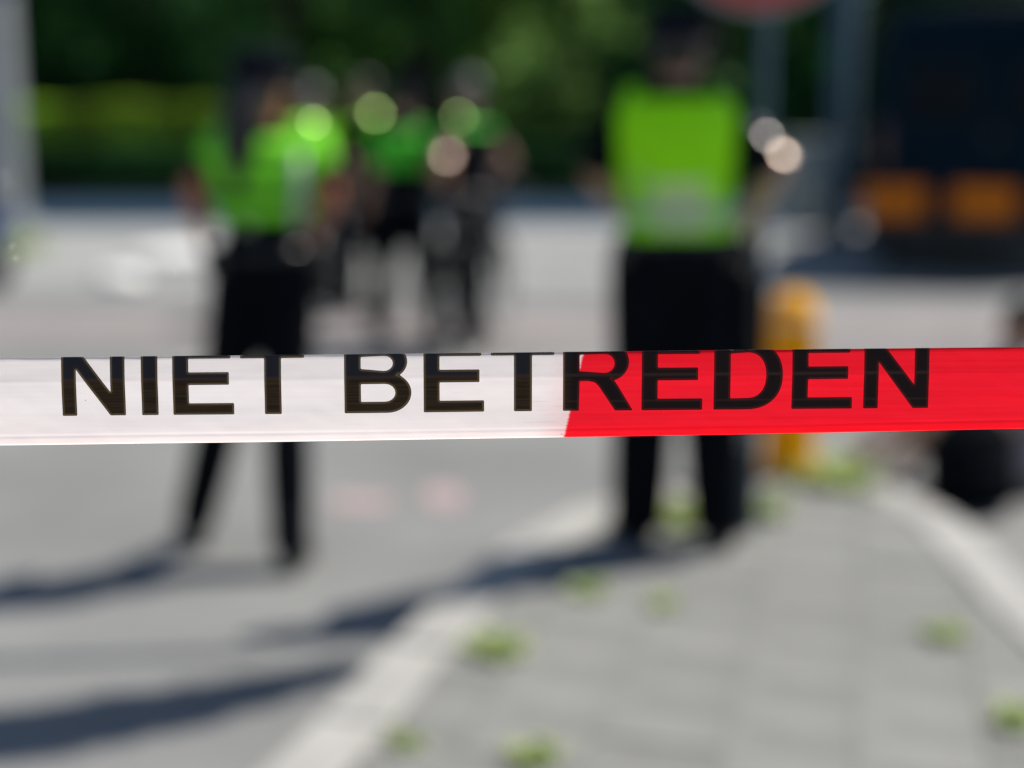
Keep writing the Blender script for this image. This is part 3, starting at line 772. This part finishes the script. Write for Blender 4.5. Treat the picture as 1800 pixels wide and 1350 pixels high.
def std_pose(H, fwd, arms='down', stride=.08, spread=.12, lean=(0, 0)):
    k = H/1.75; f = V((fwd[0], fwd[1], 0)).normalized(); r = V((f.y, -f.x, 0)); Z = V((0, 0, 1))
    J = {}; ln = V((lean[0], lean[1], 0))
    for s, sd_ in ((-1, 'L'), (1, 'R')):
        J['hip'+sd_] = r*s*.088*k+Z*.91*k
        J['knee'+sd_] = r*s*(.088+spread*.4)*k+f*(s*stride*.7+.03)+Z*.49*k
        J['ank'+sd_] = r*s*(.088+spread*.6)*k+f*s*stride*1.4+Z*.09*k
        J['sh'+sd_] = r*s*.175*k+Z*1.42*k+ln
        if arms == 'down':
            J['el'+sd_] = r*s*.24*k+Z*1.14*k-f*.02+ln*.6; J['wr'+sd_] = r*s*.26*k+Z*.89*k+f*.06+ln*.4
        elif arms == 'folded':
            J['el'+sd_] = r*s*.27*k+Z*1.15*k+f*.04+ln*.6; J['wr'+sd_] = r*s*.06*k+Z*1.18*k+f*.22+ln*.6
        elif arms == 'hips':
            J['el'+sd_] = r*s*.38*k+Z*1.20*k-f*.06+ln*.6; J['wr'+sd_] = r*s*.20*k+Z*1.02*k+f*.04+ln*.5
    J['neck'] = Z*1.49*k+ln*1.05; J['head'] = Z*1.64*k+ln*1.15+f*.02
    return J

# left officer, striding away on the road
aF = G(345, 958); aR = G(512, 1003); rootA = (aF+aR)/2; YA = rootA.y
J = joints_px(rootA, YA, dict(head=(462, 166), neck=(464, 224), shL=(408, 254), shR=(536, 250), elL=(340, 328, -.02), elR=(580, 345, .0),
    wrL=(352, 400, .05), wrR=(552, 412, .22), hipL=(428, 472), hipR=(506, 472), kneeL=(394, 705, .02), kneeR=(505, 715, -.03)))
J['ankL'] = aF-rootA+V((0, 0, .09)); J['ankR'] = aR-rootA+V((0, 0, .09))
J['toeL'] = V((-.35, 1, 0)); J['toeR'] = V((.1, 1, 0))
OFF = dict(skin=M['skin'], hair=M['hair_dark'], shirt=M['black_cloth'], trousers=M['black_cloth'], shoe=M['boot'], belt=True, vest=M['hivis'])
person('officer in a green high-visibility vest walking on the road at the left', rootA, J, (-.25, 1), 1.75,
       dict(OFF, skin=M['skin_brown'], cap=M['navy_cloth'], long=True, vest=M['hivis_deep'], vest_lo=.36, vest_hi=.93, vest_sleeve=.30, bits=(('shoulder_glint', 'shR', 'shR', 0, .085, .022, 'glint_green'), ('sleeve_glint', 'shR', 'elR', .42, .075, .022, 'glint_green'), ('wrist_glint', 'wrR', 'wrR', 0, .045, .014, 'glint_silver'), ('left_glint', 'shL', 'shL', 0, .08, .020, 'glint_green')), stripes=((.50, .56),), stripe_mat=M['navy_cloth'], look=(.5, .85, -.05)), gut=.88)
# right officer, hands on hips on the pavement
bL = G(1122, 952, KH); bR = G(1262, 958, KH); rootB = (bL+bR)/2; YB = rootB.y
J = joints_px(rootB, YB, dict(head=(1192, 100), neck=(1186, 150), shL=(1100, 190), shR=(1252, 190), elL=(1042, 296, .02), elR=(1362, 300, -.04),
    wrL=(1095, 375, .14), wrR=(1318, 392, .03), hipL=(1143, 462), hipR=(1236, 462), kneeL=(1132, 705, .02), kneeR=(1252, 705, .0)))
J['ankL'] = bL-rootB+V((0, 0, .09)); J['ankR'] = bR-rootB+V((0, 0, .09))
J['toeL'] = V((-.3, 1, 0)); J['toeR'] = V((.45, 1, 0))
person('officer in a bright green vest and dark cap standing hands on hips, right of centre', rootB, J, (.05, 1), 1.76,
       dict(OFF, cap=M['navy_cloth'], handL=(.5, .35, -.5), handR=(-.5, .35, -.5), vest_lo=.10, vest_hi=.93, panel=(.20, .48), stripes=((.26, .33),), look=(.45, .9, 0), sleeve=.85, bulk=.028, thigh_bag=True, bits=(('shoulder_glint', 'shR', 'shR', 0, .125, .026, 'glint_green'), ('sleeve_glint', 'shR', 'elR', .55, .072, .026, 'glint_silver'), ('arm_glint', 'shR', 'elR', .72, .07, .022, 'glint_silver'), ('elbow_glint', 'elR', 'elR', 0, .065, .030, 'glint_tan'), ('wrist_glint', 'wrR', 'wrR', 0, .14, .026, 'glint_green'), ('hand_glint', 'wrL', 'wrL', 0, .07, .010, 'glint_silver'))), gut=.98)
# the group further off
def mid(px, py, H, fwd, label, arms, **kw):
    r = G(px, py)
    pose = kw.pop('pose', {})
    return person(label, r, std_pose(H, fwd, arms, **pose), fwd, H, dict(OFF, **kw), 'officers standing in a group on the road')
mid(556, 560, 1.74, (.3, 1), 'grey-haired officer half hidden behind the left officer', 'folded', hair=M['hair_grey'], vest_lo=.62, vest_hi=.92, vest_sh='LR', stripes=(), bits=(('head_glint', 'head', 'head', 0, .12, .018, 'glint_silver'), ('shoulder_glint', 'shL', 'shL', 0, .10, .020, 'glint_green')))
mid(648, 545, 1.80, (-.9, -.3), 'dark-haired officer in black with one bright shoulder, second from the left in the group', 'down', hair=M['hair_dark'], vest_lo=.80, vest_hi=.9, vest_sh='L', stripes=(), bits=(('shoulder_glint', 'shL', 'shL', 0, .10, .042, 'glint_green'),))
mid(712, 592, 1.72, (.2, 1), 'officer in a green vest standing in the middle of the group, seen from behind', 'folded', cap=M['navy_cloth'], vest_lo=.48, vest_hi=.9, vest=M['hivis_green'], stripes=(), bulk=.02, bits=(('left_glint', 'shL', 'elL', .8, .08, .024, 'glint_green'),))
mid(826, 606, 1.78, (-.8, .5), 'officer with bare sunlit arms, rightmost of the distant group', 'hips', hair=M['hair_grey'], vest_lo=.85, vest_hi=.9, vest_sh='L', vest=M['hivis_green'], stripes=(), sleeve=.35, bulk=.025, thigh_bag=True, bits=(('head_glint', 'head', 'head', 0, .12, .024, 'glint_silver'), ('shoulder_glint', 'shL', 'shL', 0, .09, .026, 'glint_green'), ('elbow_glint', 'elL', 'elL', 0, .07, .034, 'glint_tan'), ('wrist_glint', 'wrL', 'wrL', 0, .07, .028, 'glint_silver')))
bp2 = G(835, 606)
bicycle(bp2.x, bp2.y, radians(74), 'black bicycle with panniers parked beside the rightmost distant officer')

# seated person at the right edge
def seated():
    root = G(1800, 858, 0); Y = root.y
    f = V((-1, .05, 0))
    J = dict(hipL=V((-.0, -.09, .11)), hipR=V((0, .09, .11)), kneeL=V((-.36, -.12, .34)), kneeR=V((-.34, .13, .36)),
             ankL=V((-.60, -.13, .10)), ankR=V((-.66, .16, .10)), shL=V((-.02, -.18, .52)), shR=V((0, .18, .52)),
             elL=V((-.14, -.25, .32)), elR=V((-.12, .25, .34)), wrL=V((-.34, -.14, .36)), wrR=V((-.32, .16, .40)),
             neck=V((-.04, 0, .59)), head=V((-.05, 0, .69)))
    J['toeL'] = f; J['toeR'] = f
    person('person sitting on the ground at the right edge, bare legs and blue shoes', root, J, f, 1.68,
           dict(skin=M['skin'], hair=M['hair_dark'], shirt=M['grey_cloth'], trousers=M['grey_cloth'], shoe=M['blue_cloth'], trouser=.85, boot=False, sleeve=.6, look=(-1, .1, -.3)))
seated()
# black backpack lying beside the kerb
def backpack(px, py):
    p = G(px, py, 0); t = thing('backpack', 'black backpack lying by the right kerb, in front of the seated person', 'backpack', p, .4)
    bm = bmesh.new(); ell(bm, (0, 0, .21), (.19, 0, 0), (0, .13, 0), (0, 0, .22), 16, 10); box(bm, (0, 0, .17), (.32, .2, .33), bev=.05); remesh('bag', bm, M['black_cloth'], t, .014, 4)
    bm = bmesh.new(); box(bm, (0, -.12, .13), (.2, .06, .16), bev=.02); link('front_pocket', bm, M['black_cloth'], t)
    for s in (-1, 1):
        bm = bmesh.new(); tube(bm, [(s*.08, .09, .30), (s*.09, .16, .22), (s*.09, .13, .05)], .014, 8); link('strap', bm, M['boot'], t)
backpack(1704, 898)

# ================================================================== BARRIER TAPE
def lerpk(x, K):
    if x <= K[0][0]: a, b = K[0], K[1]
    elif x >= K[-1][0]: a, b = K[-2], K[-1]
    else:
        for a, b in zip(K, K[1:]):
            if x <= b[0]: break
    return a[1]+(b[1]-a[1])*(x-a[0])/(b[0]-a[0])
TOP = [(0, 627.5), (500, 622.5), (900, 618.5), (1300, 613.5), (1800, 608.5)]
BASE = [(0, 732), (500, 727.5), (900, 723), (1300, 719.5), (1800, 715.5)]
BOT = [(0, 785), (500, 778.5), (990, 770.5), (1300, 765.5), (1800, 755)]
R_T, R_B = 7.0, 3.5
PXM = (W(901, 700, TAPE_Y)-W(900, 700, TAPE_Y)).x       # metres per pixel at the tape
def front(x):
    x = min(2400, max(-600, x))
    tp, bs, bt = lerpk(x, TOP), lerpk(x, BASE), lerpk(x, BOT)
    return tp, bs, bt
def tape_pt(x, s, off=0.0):
    """x: pixel along the tape, s: height above the baseline measured along the film. Returns world point"""
    tp, bs, bt = front(x)
    hf = bs-tp-R_T; hb = -(bt-bs-R_B)
    n = (0, 1)
    wav = 1.2*noise.noise(V((x*.004, s*.02, 1.7)))+.25*noise.noise(V((x*.03, s*.05, 4)))
    def lean(v):     # depth (px, + = away) along the front face
        d = 0.0
        d = -.13*v
        if v > 60: d += (v-60)*.07
        d += -.10*math.exp(-((v-62)/3.0)**2)
        fa = .5+.5*noise.noise(V((x*.002, 3, 0)))
        d += (.15+.55*fa)*math.exp(-((v-hb-11-3*fa)/2.6)**2)
        return d + wav
    if hb <= s <= hf: d, z, nd, nz = lean(s), s, -1, .10 if s > 58 else 0
    elif s > hf:
        a = (s-hf)/R_T
        if a <= pi: d, z = lean(hf)+R_T*.15*(1-cos(a)), hf+R_T*sin(a); nd, nz = -cos(a), sin(a)
        else: d, z = lean(hf)+2*R_T*.15, hf-(a-pi)*R_T; nd, nz = 1, 0
    else:
        a = (hb-s)/R_B
        if a <= pi: d, z = lean(hb)+R_B*(1-cos(a)), hb-R_B*sin(a); nd, nz = -cos(a), -sin(a)
        else: d, z = lean(hb)+2*R_B, hb+(a-pi)*R_B; nd, nz = 1, 0
    p = W(x, bs-z, TAPE_Y)
    p.y += d*PXM + nd*off; p.z += nz*off
    return p
tape = thing('barrier_tape', 'red and white plastic barrier tape reading NIET BETREDEN stretched across the view', 'barrier tape', (0, TAPE_Y, W(900, 695, TAPE_Y).z))
inv = -tape.location
bm = bmesh.new(); uvl = bm.loops.layers.uv.new('uv')
X0, X1 = -3150, 4950
xs = list(range(X0, -120, 60)) + list(range(-120, 1920, 6)) + list(range(1920, X1+1, 60))
def srange(x):
    tp, bs, bt = front(x); hf = bs-tp-R_T; hb = -(bt-bs-R_B)
    s = [hb-pi*R_B-9, hb-pi*R_B-4] + [hb-pi*R_B*k/8 for k in range(8, 0, -1)]
    s += [hb+(hf-hb)*k/90 for k in range(91)]
    s += [hf+pi*R_T*k/28 for k in range(1, 29)] + [hf+pi*R_T+5, hf+pi*R_T+11]
    return s
rows = []
for x in xs:
    ss = [q for q in srange(x) if q < front(x)[1]-front(x)[0]-R_T+R_T*1.75]; rows.append([(bm.verts.new(tape_pt(x, s)+inv), x, s) for s in ss])
for A, B in zip(rows, rows[1:]):
    for k in range(len(A)-1):
        q = (A[k], B[k], B[k+1], A[k+1]); fc = bm.faces.new([v[0] for v in q])
        for lp_, v in zip(fc.loops, q): lp_[uvl].uv = (v[1]/1000, v[2]/1000)
film_m = bpy.data.materials.new('tape_film'); film_m.use_nodes = True
def film(m):
    n = m.node_tree.nodes; l = m.node_tree.links; p = n['Principled BSDF']; out = n['Material Output']
    uv = n.new('ShaderNodeUVMap'); uv.uv_map = 'uv'
    sep = n.new('ShaderNodeSeparateXYZ'); l.new(uv.outputs[0], sep.inputs[0])
    def mp(sx, sy): 
        q = n.new('ShaderNodeMapping'); q.inputs['Scale'].default_value = (sx, sy, 1); l.new(uv.outputs[0], q.inputs['Vector']); return q.outputs[0]
    def nz(vec, sc, det=4, rg=.5):
        q = n.new('ShaderNodeTexNoise'); q.inputs['Scale'].default_value = sc; q.inputs['Detail'].default_value = det; q.inputs['Roughness'].default_value = rg; l.new(vec, q.inputs['Vector']); return q.outputs['Fac']
    def math_(op, a, b=None, c=None):
        q = n.new('ShaderNodeMath'); q.operation = op
        for i, v in enumerate((a, b, c)):
            if v is None: continue
            if isinstance(v, (int, float)): q.inputs[i].default_value = v
            else: l.new(v, q.inputs[i])
        return q.outputs[0]
    def rng(v, a, b, c=0, d=1, smooth=False):
        q = n.new('ShaderNodeMapRange'); q.inputs[1].default_value = a; q.inputs[2].default_value = b; q.inputs[3].default_value = c; q.inputs[4].default_value = d
        if smooth: q.interpolation_type = 'SMOOTHSTEP'
        l.new(v, q.inputs[0]); return q.outputs[0]
    def mixc(f, a, b):
        q = n.new('ShaderNodeMix'); q.data_type = 'RGBA'
        for i, v in ((0, f), (6, a), (7, b)):
            if isinstance(v, (int, float)): q.inputs[i].default_value = v
            elif isinstance(v, tuple): q.inputs[i].default_value = (*v, 1)
            else: l.new(v, q.inputs[i])
        return q.outputs[2]
    u, v = sep.outputs[0], sep.outputs[1]
    streak = nz(mp(3, 160), 1.0, 5, .6); fine = nz(mp(14, 520), 1.0, 3, .6); soft = nz(mp(1.6, 6), 1.0, 3)
    # red begins near u=1.0, leaning; repeats every 2.2 along the tape
    edge = math_('ADD', u, math_('MULTIPLY', v, -.22))
    edge = math_('ADD', edge, math_('MULTIPLY', math_('SUBTRACT', fine, .5), .010))
    ph = math_('WRAP', edge, 1.0+1.15, 1.0-1.15)
    hard = rng(ph, .9985, 1.0045, smooth=True)
    # ink feathering left of the boundary
    fe = math_('MULTIPLY', rng(ph, .935, 1.0, smooth=True), .16)
    smear = math_('MULTIPLY', math_('MULTIPLY', rng(nz(mp(9, 190), 1.0, 4, .7), .60, .72), rng(soft, .46, .62)), .28)
    smear = math_('MULTIPLY', smear, rng(ph, .42, .60))
    f = math_('MAXIMUM', hard, math_('ADD', fe, smear))
    white = mixc(rng(streak, .35, .7), (.95, .865, .85), (.97, .92, .905))
    white = mixc(rng(soft, .3, .7, 0, .5), white, (.97, .84, .80))
    red = mixc(rng(streak, .3, .7), (.95, .008, .022), (.98, .016, .034))
    col = mixc(f, white, red)
    vo = n.new('ShaderNodeTexVoronoi'); vo.inputs['Scale'].default_value = 1.0; l.new(mp(38, 38), vo.inputs['Vector'])
    wn = n.new('ShaderNodeTexWhiteNoise'); l.new(vo.outputs['Position'], wn.inputs['Vector'])
    spk = math_('MULTIPLY', math_('LESS_THAN', vo.outputs['Distance'], math_('MULTIPLY', wn.outputs['Value'], .05)), math_('GREATER_THAN', wn.outputs['Value'], .72))
    col = mixc(math_('MULTIPLY', spk, .8), col, (.05, .03, .02))
    l.new(col, p.inputs['Base Color']); p.inputs['Roughness'].default_value = .34; p.inputs['Specular IOR Level'].default_value = .35
    b = n.new('ShaderNodeBump'); b.inputs['Strength'].default_value = .35; b.inputs['Distance'].default_value = .0006
    l.new(math_('ADD', streak, math_('MULTIPLY', fine, .5)), b.inputs['Height']); l.new(b.outputs[0], p.inputs['Normal'])
    t = n.new('ShaderNodeBsdfTranslucent'); l.new(col, t.inputs[0])
    mx = n.new('ShaderNodeMixShader'); mx.inputs[0].default_value = .86
    l.new(p.outputs[0], mx.inputs[1]); l.new(t.outputs[0], mx.inputs[2]); l.new(mx.outputs[0], out.inputs[0])
film(film_m)
link('film', bm, film_m, tape)
# ink
ink_m = bpy.data.materials.new('tape_ink'); ink_m.use_nodes = True
def inkmat(m):
    n = m.node_tree.nodes; l = m.node_tree.links; p = n['Principled BSDF']
    at = n.new('ShaderNodeAttribute'); at.attribute_name = 'edge'
    uv = n.new('ShaderNodeUVMap'); uv.uv_map = 'uv'; sep = n.new('ShaderNodeSeparateXYZ'); l.new(uv.outputs[0], sep.inputs[0])
    mp = n.new('ShaderNodeMapping'); mp.inputs['Scale'].default_value = (5, 260, 1); l.new(uv.outputs[0], mp.inputs['Vector'])
    ns = n.new('ShaderNodeTexNoise'); ns.inputs['Scale'].default_value = 1; ns.inputs['Detail'].default_value = 4; ns.inputs['Roughness'].default_value = .65; l.new(mp.outputs[0], ns.inputs['Vector'])
    r = n.new('ShaderNodeValToRGB'); l.new(ns.outputs['Fac'], r.inputs[0])
    r.color_ramp.elements[0].position = .32; r.color_ramp.elements[0].color = (.012, .006, .002, 1)
    r.color_ramp.elements[1].position = .72; r.color_ramp.elements[1].color = (.085, .046, .018, 1)
    # ring of thinner ink a little inside the outline
    e = n.new('ShaderNodeValToRGB'); l.new(at.outputs['Fac'], e.inputs[0]); cr = e.color_ramp
    cr.elements[0].position = 0; cr.elements[0].color = (0, 0, 0, 1)
    cr.elements[1].position = 1; cr.elements[1].color = (0, 0, 0, 1)
    for pos, c in ((.18, 0.0), (.30, 1.0), (.42, .8), (.62, 0.1)):
        q = cr.elements.new(pos); q.color = (c, c, c, 1)
    def mixc(f, a, b):
        q = n.new('ShaderNodeMix'); q.data_type = 'RGBA'
        for i, v in ((0, f), (6, a), (7, b)):
            if isinstance(v, tuple): q.inputs[i].default_value = (*v, 1)
            elif isinstance(v, (int, float)): q.inputs[i].default_value = v
            else: l.new(v, q.inputs[i])
        return q.outputs[2]
    band = n.new('ShaderNodeMapRange'); band.inputs[1].default_value = .060; band.inputs[2].default_value = .068; l.new(sep.outputs[1], band.inputs[0])
    def line(pos, w_):
        a1 = n.new('ShaderNodeMath'); a1.operation = 'SUBTRACT'; l.new(sep.outputs[1], a1.inputs[0]); a1.inputs[1].default_value = pos
        a2 = n.new('ShaderNodeMath'); a2.operation = 'ABSOLUTE'; l.new(a1.outputs[0], a2.inputs[0])
        a3 = n.new('ShaderNodeMapRange'); a3.inputs[1].default_value = 0; a3.inputs[2].default_value = w_; a3.inputs[3].default_value = .6; a3.inputs[4].default_value = 0; l.new(a2.outputs[0], a3.inputs[0]); return a3.outputs[0]
    onred = n.new('ShaderNodeMapRange'); onred.inputs[1].default_value = .985; onred.inputs[2].default_value = 1.01; l.new(sep.outputs[0], onred.inputs[0])
    upper = mixc(band.outputs[0], r.outputs[0], (.020, .020, .028))  # blue-black tone paints in the weaker backlight where the film lies double
    c1 = mixc(onred.outputs[0], upper, (.012, .003, .004))
    c1 = mixc(line(.064, .0045), c1, (.10, .045, .035)); c1 = mixc(line(.017, .003), c1, (.07, .03, .02))
    hl = mixc(onred.outputs[0], (.34, .20, .085), (.22, .010, .014))
    mm = n.new('ShaderNodeMath'); mm.operation = 'MULTIPLY'; mm.inputs[1].default_value = 1.0; l.new(e.outputs[0], mm.inputs[0])
    l.new(mixc(mm.outputs[0], c1, hl), p.inputs['Base Color'])
    p.inputs['Roughness'].default_value = .4; p.inputs['Specular IOR Level'].default_value = .2
    b = n.new('ShaderNodeBump'); b.inputs['Strength'].default_value = .3; b.inputs['Distance'].default_value = .0005
    l.new(ns.outputs['Fac'], b.inputs['Height']); l.new(b.outputs[0], p.inputs['Normal'])
inkmat(ink_m)
CAP = 122.5
def arc(cx, cy, rx, ry, a0, a1, n=10, p=1.0):
    out = []
    for i in range(n+1):
        t = radians(a0+(a1-a0)*i/n); c, s_ = cos(t), sin(t)
        if p != 1: c = math.copysign(abs(c)**p, c); s_ = math.copysign(abs(s_)**p, s_)
        out.append((cx+rx*c, cy+ry*s_))
    return out
def gN(x0, x1): 
    s = 26.5
    return [[(x0, 0), (x0, CAP), (x0+s+1, CAP), (x1-s+1, 42), (x1-s, CAP), (x1, CAP), (x1, 0), (x1-s, 0), (x0+s, 82), (x0+s-.5, 0)]] if False else \
           [[(x0, 0), (x0, CAP), (x0+27, CAP), (x1-25.5, 42), (x1-25.5, CAP), (x1, CAP), (x1, 0), (x1-27, 0), (x0+25.5, 83), (x0+25.5, 0)]]
def gI(x0, x1): return [[(x0, 0), (x0, CAP), (x1, CAP), (x1, 0)]]
def gE(x0, x1):
    return [[(x0, 0), (x0, CAP), (x1-5, CAP), (x1-5, CAP-22.5), (x0+28, CAP-22.5), (x0+28, 76), (x1-8, 76), (x1-8, 53.5), (x0+28, 53.5), (x0+28, 20.5), (x1, 20.5), (x1, 0)]]
def gT(x0, x1, sx0, sx1): return [[(sx0, 0), (sx0, CAP-22.5), (x0, CAP-22.5), (x0, CAP), (x1, CAP), (x1, CAP-22.5), (sx1, CAP-22.5), (sx1, 0)]]
def gB(x0, x1):
    o = [(x0, 0), (x0, CAP)] + arc(x1-44, CAP-31, 37, 31, 90, -50, 12) + arc(x1-42, 36, 42, 36, 52, -90, 14)
    c1 = [(x0+29, 79)] + [(x0+29, CAP-22.5)] + arc(x1-48, CAP-34, 16, 13.5, 90, -90, 8)
    c2 = [(x0+29, 20)] + [(x0+29, 52)] + arc(x1-46, 36, 18, 16, 90, -90, 8)
    return [o, c1, c2]
def gR(x0, x1):
    o = [(x0, 0), (x0, CAP)] + arc(x1-44, CAP-35, 37, 35, 90, -72, 14) + [(x1-34, 56), (x1-26, 44), (x1, 0), (x1-31, 0), (x1-60, 44), (x1-67, 51), (x1-78, 53.5), (x0+29, 53.5), (x0+28, 0)]
    c1 = [(x0+29, 71), (x0+29, CAP-22.5)] + arc(x1-50, CAP-38, 18, 17, 90, -90, 8)
    return [o, c1]
def gD(x0, x1):
    o = [(x0, 0), (x0, CAP)] + arc(x1-64, CAP/2, 64, CAP/2, 90, -90, 26, .88)
    c1 = [(x0+29, 20), (x0+29, CAP-22.5)] + arc(x1-62, CAP/2, 33, CAP/2-20.5, 90, -90, 20, .88)
    return [o, c1]
def round_poly(P, r=2.2):
    """soften the corners as print does"""
    out = []; n = len(P)
    for i in range(n):
        a, b, c = V((*P[i-1], 0)), V((*P[i], 0)), V((*P[(i+1) % n], 0))
        d1, d2 = a-b, c-b
        if d1.length < 9 or d2.length < 9 or d1.angle(d2) > 2.6: out.append(P[i]); continue
        p1, p2 = b+d1.normalized()*r, b+d2.normalized()*r
        for q in (0, .33, .67, 1):
            m_ = (p1*(1-q)+b*q)*(1-q)+(b*(1-q)+p2*q)*q; out.append((m_.x, m_.y))
    return out
def subdiv(P, step=7):
    out = []
    for i in range(len(P)):
        a, b = P[i], P[(i+1) % len(P)]; L = math.hypot(b[0]-a[0], b[1]-a[1]); n = max(1, int(L/(1.2 if max(a[1], b[1]) > 95 and abs(a[1]-b[1]) > 1 else step)))
        out += [(a[0]+(b[0]-a[0])*k/n, a[1]+(b[1]-a[1])*k/n) for k in range(n)]
    return out
def letter(ch, loops):
    loops = [subdiv(round_poly(L)) for L in loops]
    segs = [(L[i], L[(i+1) % len(L)]) for L in loops for i in range(len(L))]
    def inside2(x, y):
        c = False
        for (ax, ay), (bx, by) in segs:
            if (ay > y) != (by > y) and x < (bx-ax)*(y-ay)/(by-ay)+ax: c = not c
        return c
    def dist(x, y):
        m_ = 1e9
        for (ax, ay), (bx, by) in segs:
            dx, dy = bx-ax, by-ay; t = max(0, min(1, ((x-ax)*dx+(y-ay)*dy)/(dx*dx+dy*dy+1e-12)))
            m_ = min(m_, (x-ax-t*dx)**2+(y-ay-t*dy)**2)
        return sqrt(m_)
    verts = []; edges = []
    for L in loops:
        b = len(verts); verts += [V(p) for p in L]; edges += [(b+i, b+(i+1) % len(L)) for i in range(len(L))]
    nb = len(verts)
    for (ax, ay), (bx, by) in segs:
        L = math.hypot(bx-ax, by-ay)
        if L < 1e-6: continue
        nx, ny = -(by-ay)/L, (bx-ax)/L
        for k in range(max(1, int(L/3.5))):
            t = (k+.5)/max(1, int(L/3.5)); mx_, my_ = ax+(bx-ax)*t, ay+(by-ay)*t
            for d in (1.2, 2.4, 3.8, 5.5):
                for sg in (1, -1):
                    x, y = mx_+nx*d*sg, my_+ny*d*sg
                    if inside2(x, y) and dist(x, y) > d*.93: verts.append(V((x, y)))
    x0 = min(p.x for p in verts[:nb]); x1 = max(p.x for p in verts[:nb])
    yy = 4.0
    while yy < CAP:
        xx = x0+4
        while xx < x1:
            if inside2(xx, yy) and dist(xx, yy) > (1.0 if yy > 92 else 7): verts.append(V((xx, yy)))
            xx += 8
        yy += 1.5 if 92 < yy else 6
    res = delaunay_2d_cdt(verts, edges, [], 0, 1e-4)
    vs, fs = res[0], res[2]
    bm = bmesh.new(); uvl = bm.loops.layers.uv.new('uv'); el = bm.verts.layers.float.new('edge')
    bv = []
    for p in vs:
        v = bm.verts.new(tape_pt(p.x, p.y, .00014)+inv); v[el] = min(1, dist(p.x, p.y)/6.0); bv.append(v)
    for f_ in fs:
        cx = sum(vs[i].x for i in f_)/len(f_); cy = sum(vs[i].y for i in f_)/len(f_)
        if not inside2(cx, cy): continue
        if cy > 98.5+R_T*1.62: continue                     # the print ends with the film
        fc = bm.faces.new([bv[i] for i in f_])
        for lp_, i in zip(fc.loops, f_): lp_[uvl].uv = (vs[i].x/1000, vs[i].y/1000)
    bmesh.ops.delete(bm, geom=[v for v in bm.verts if not v.link_faces], context='VERTS')
    o = link('letter', bm, ink_m, tape); o['label'] = 'black printed letter ' + ch
for ch, L in (('N', gN(110.5, 221.5)), ('I', gI(250, 279)), ('E', gE(305, 412)), ('T', gT(424, 536, 466, 495.5)), ('B', gB(606, 723.5)), ('E', gE(745, 851)),
              ('T', gT(863, 974, 903.5, 935)), ('R', gR(989.5, 1112)), ('E', gE(1127.5, 1234)), ('D', gD(1254, 1374.5)), ('E', gE(1391, 1497)), ('N', gN(1517, 1631))):
    letter(ch, L)
# posts the tape is tied to, left and right of the picture
for px, side in ((X0, 'left'), (X1, 'right')):
    e = W(px, 690, TAPE_Y)
    t = thing('steel_post', 'thin steel post holding the %s end of the barrier tape' % side, 'post', (e.x, TAPE_Y+.01, 0), 0, 'posts holding the barrier tape')
    bm = bmesh.new(); tube(bm, [(0, 0, -.02), (0, 0, 1.6)], .012, 12); link('shaft', bm, M['steel'], t)
    bm = bmesh.new(); lathe(bm, (0, 0, 0), (0, 0, 1), [(.14, 0), (.14, .02), (.03, .05)], 24); link('base', bm, M['rubber'], t)
print('tiles', ntile)
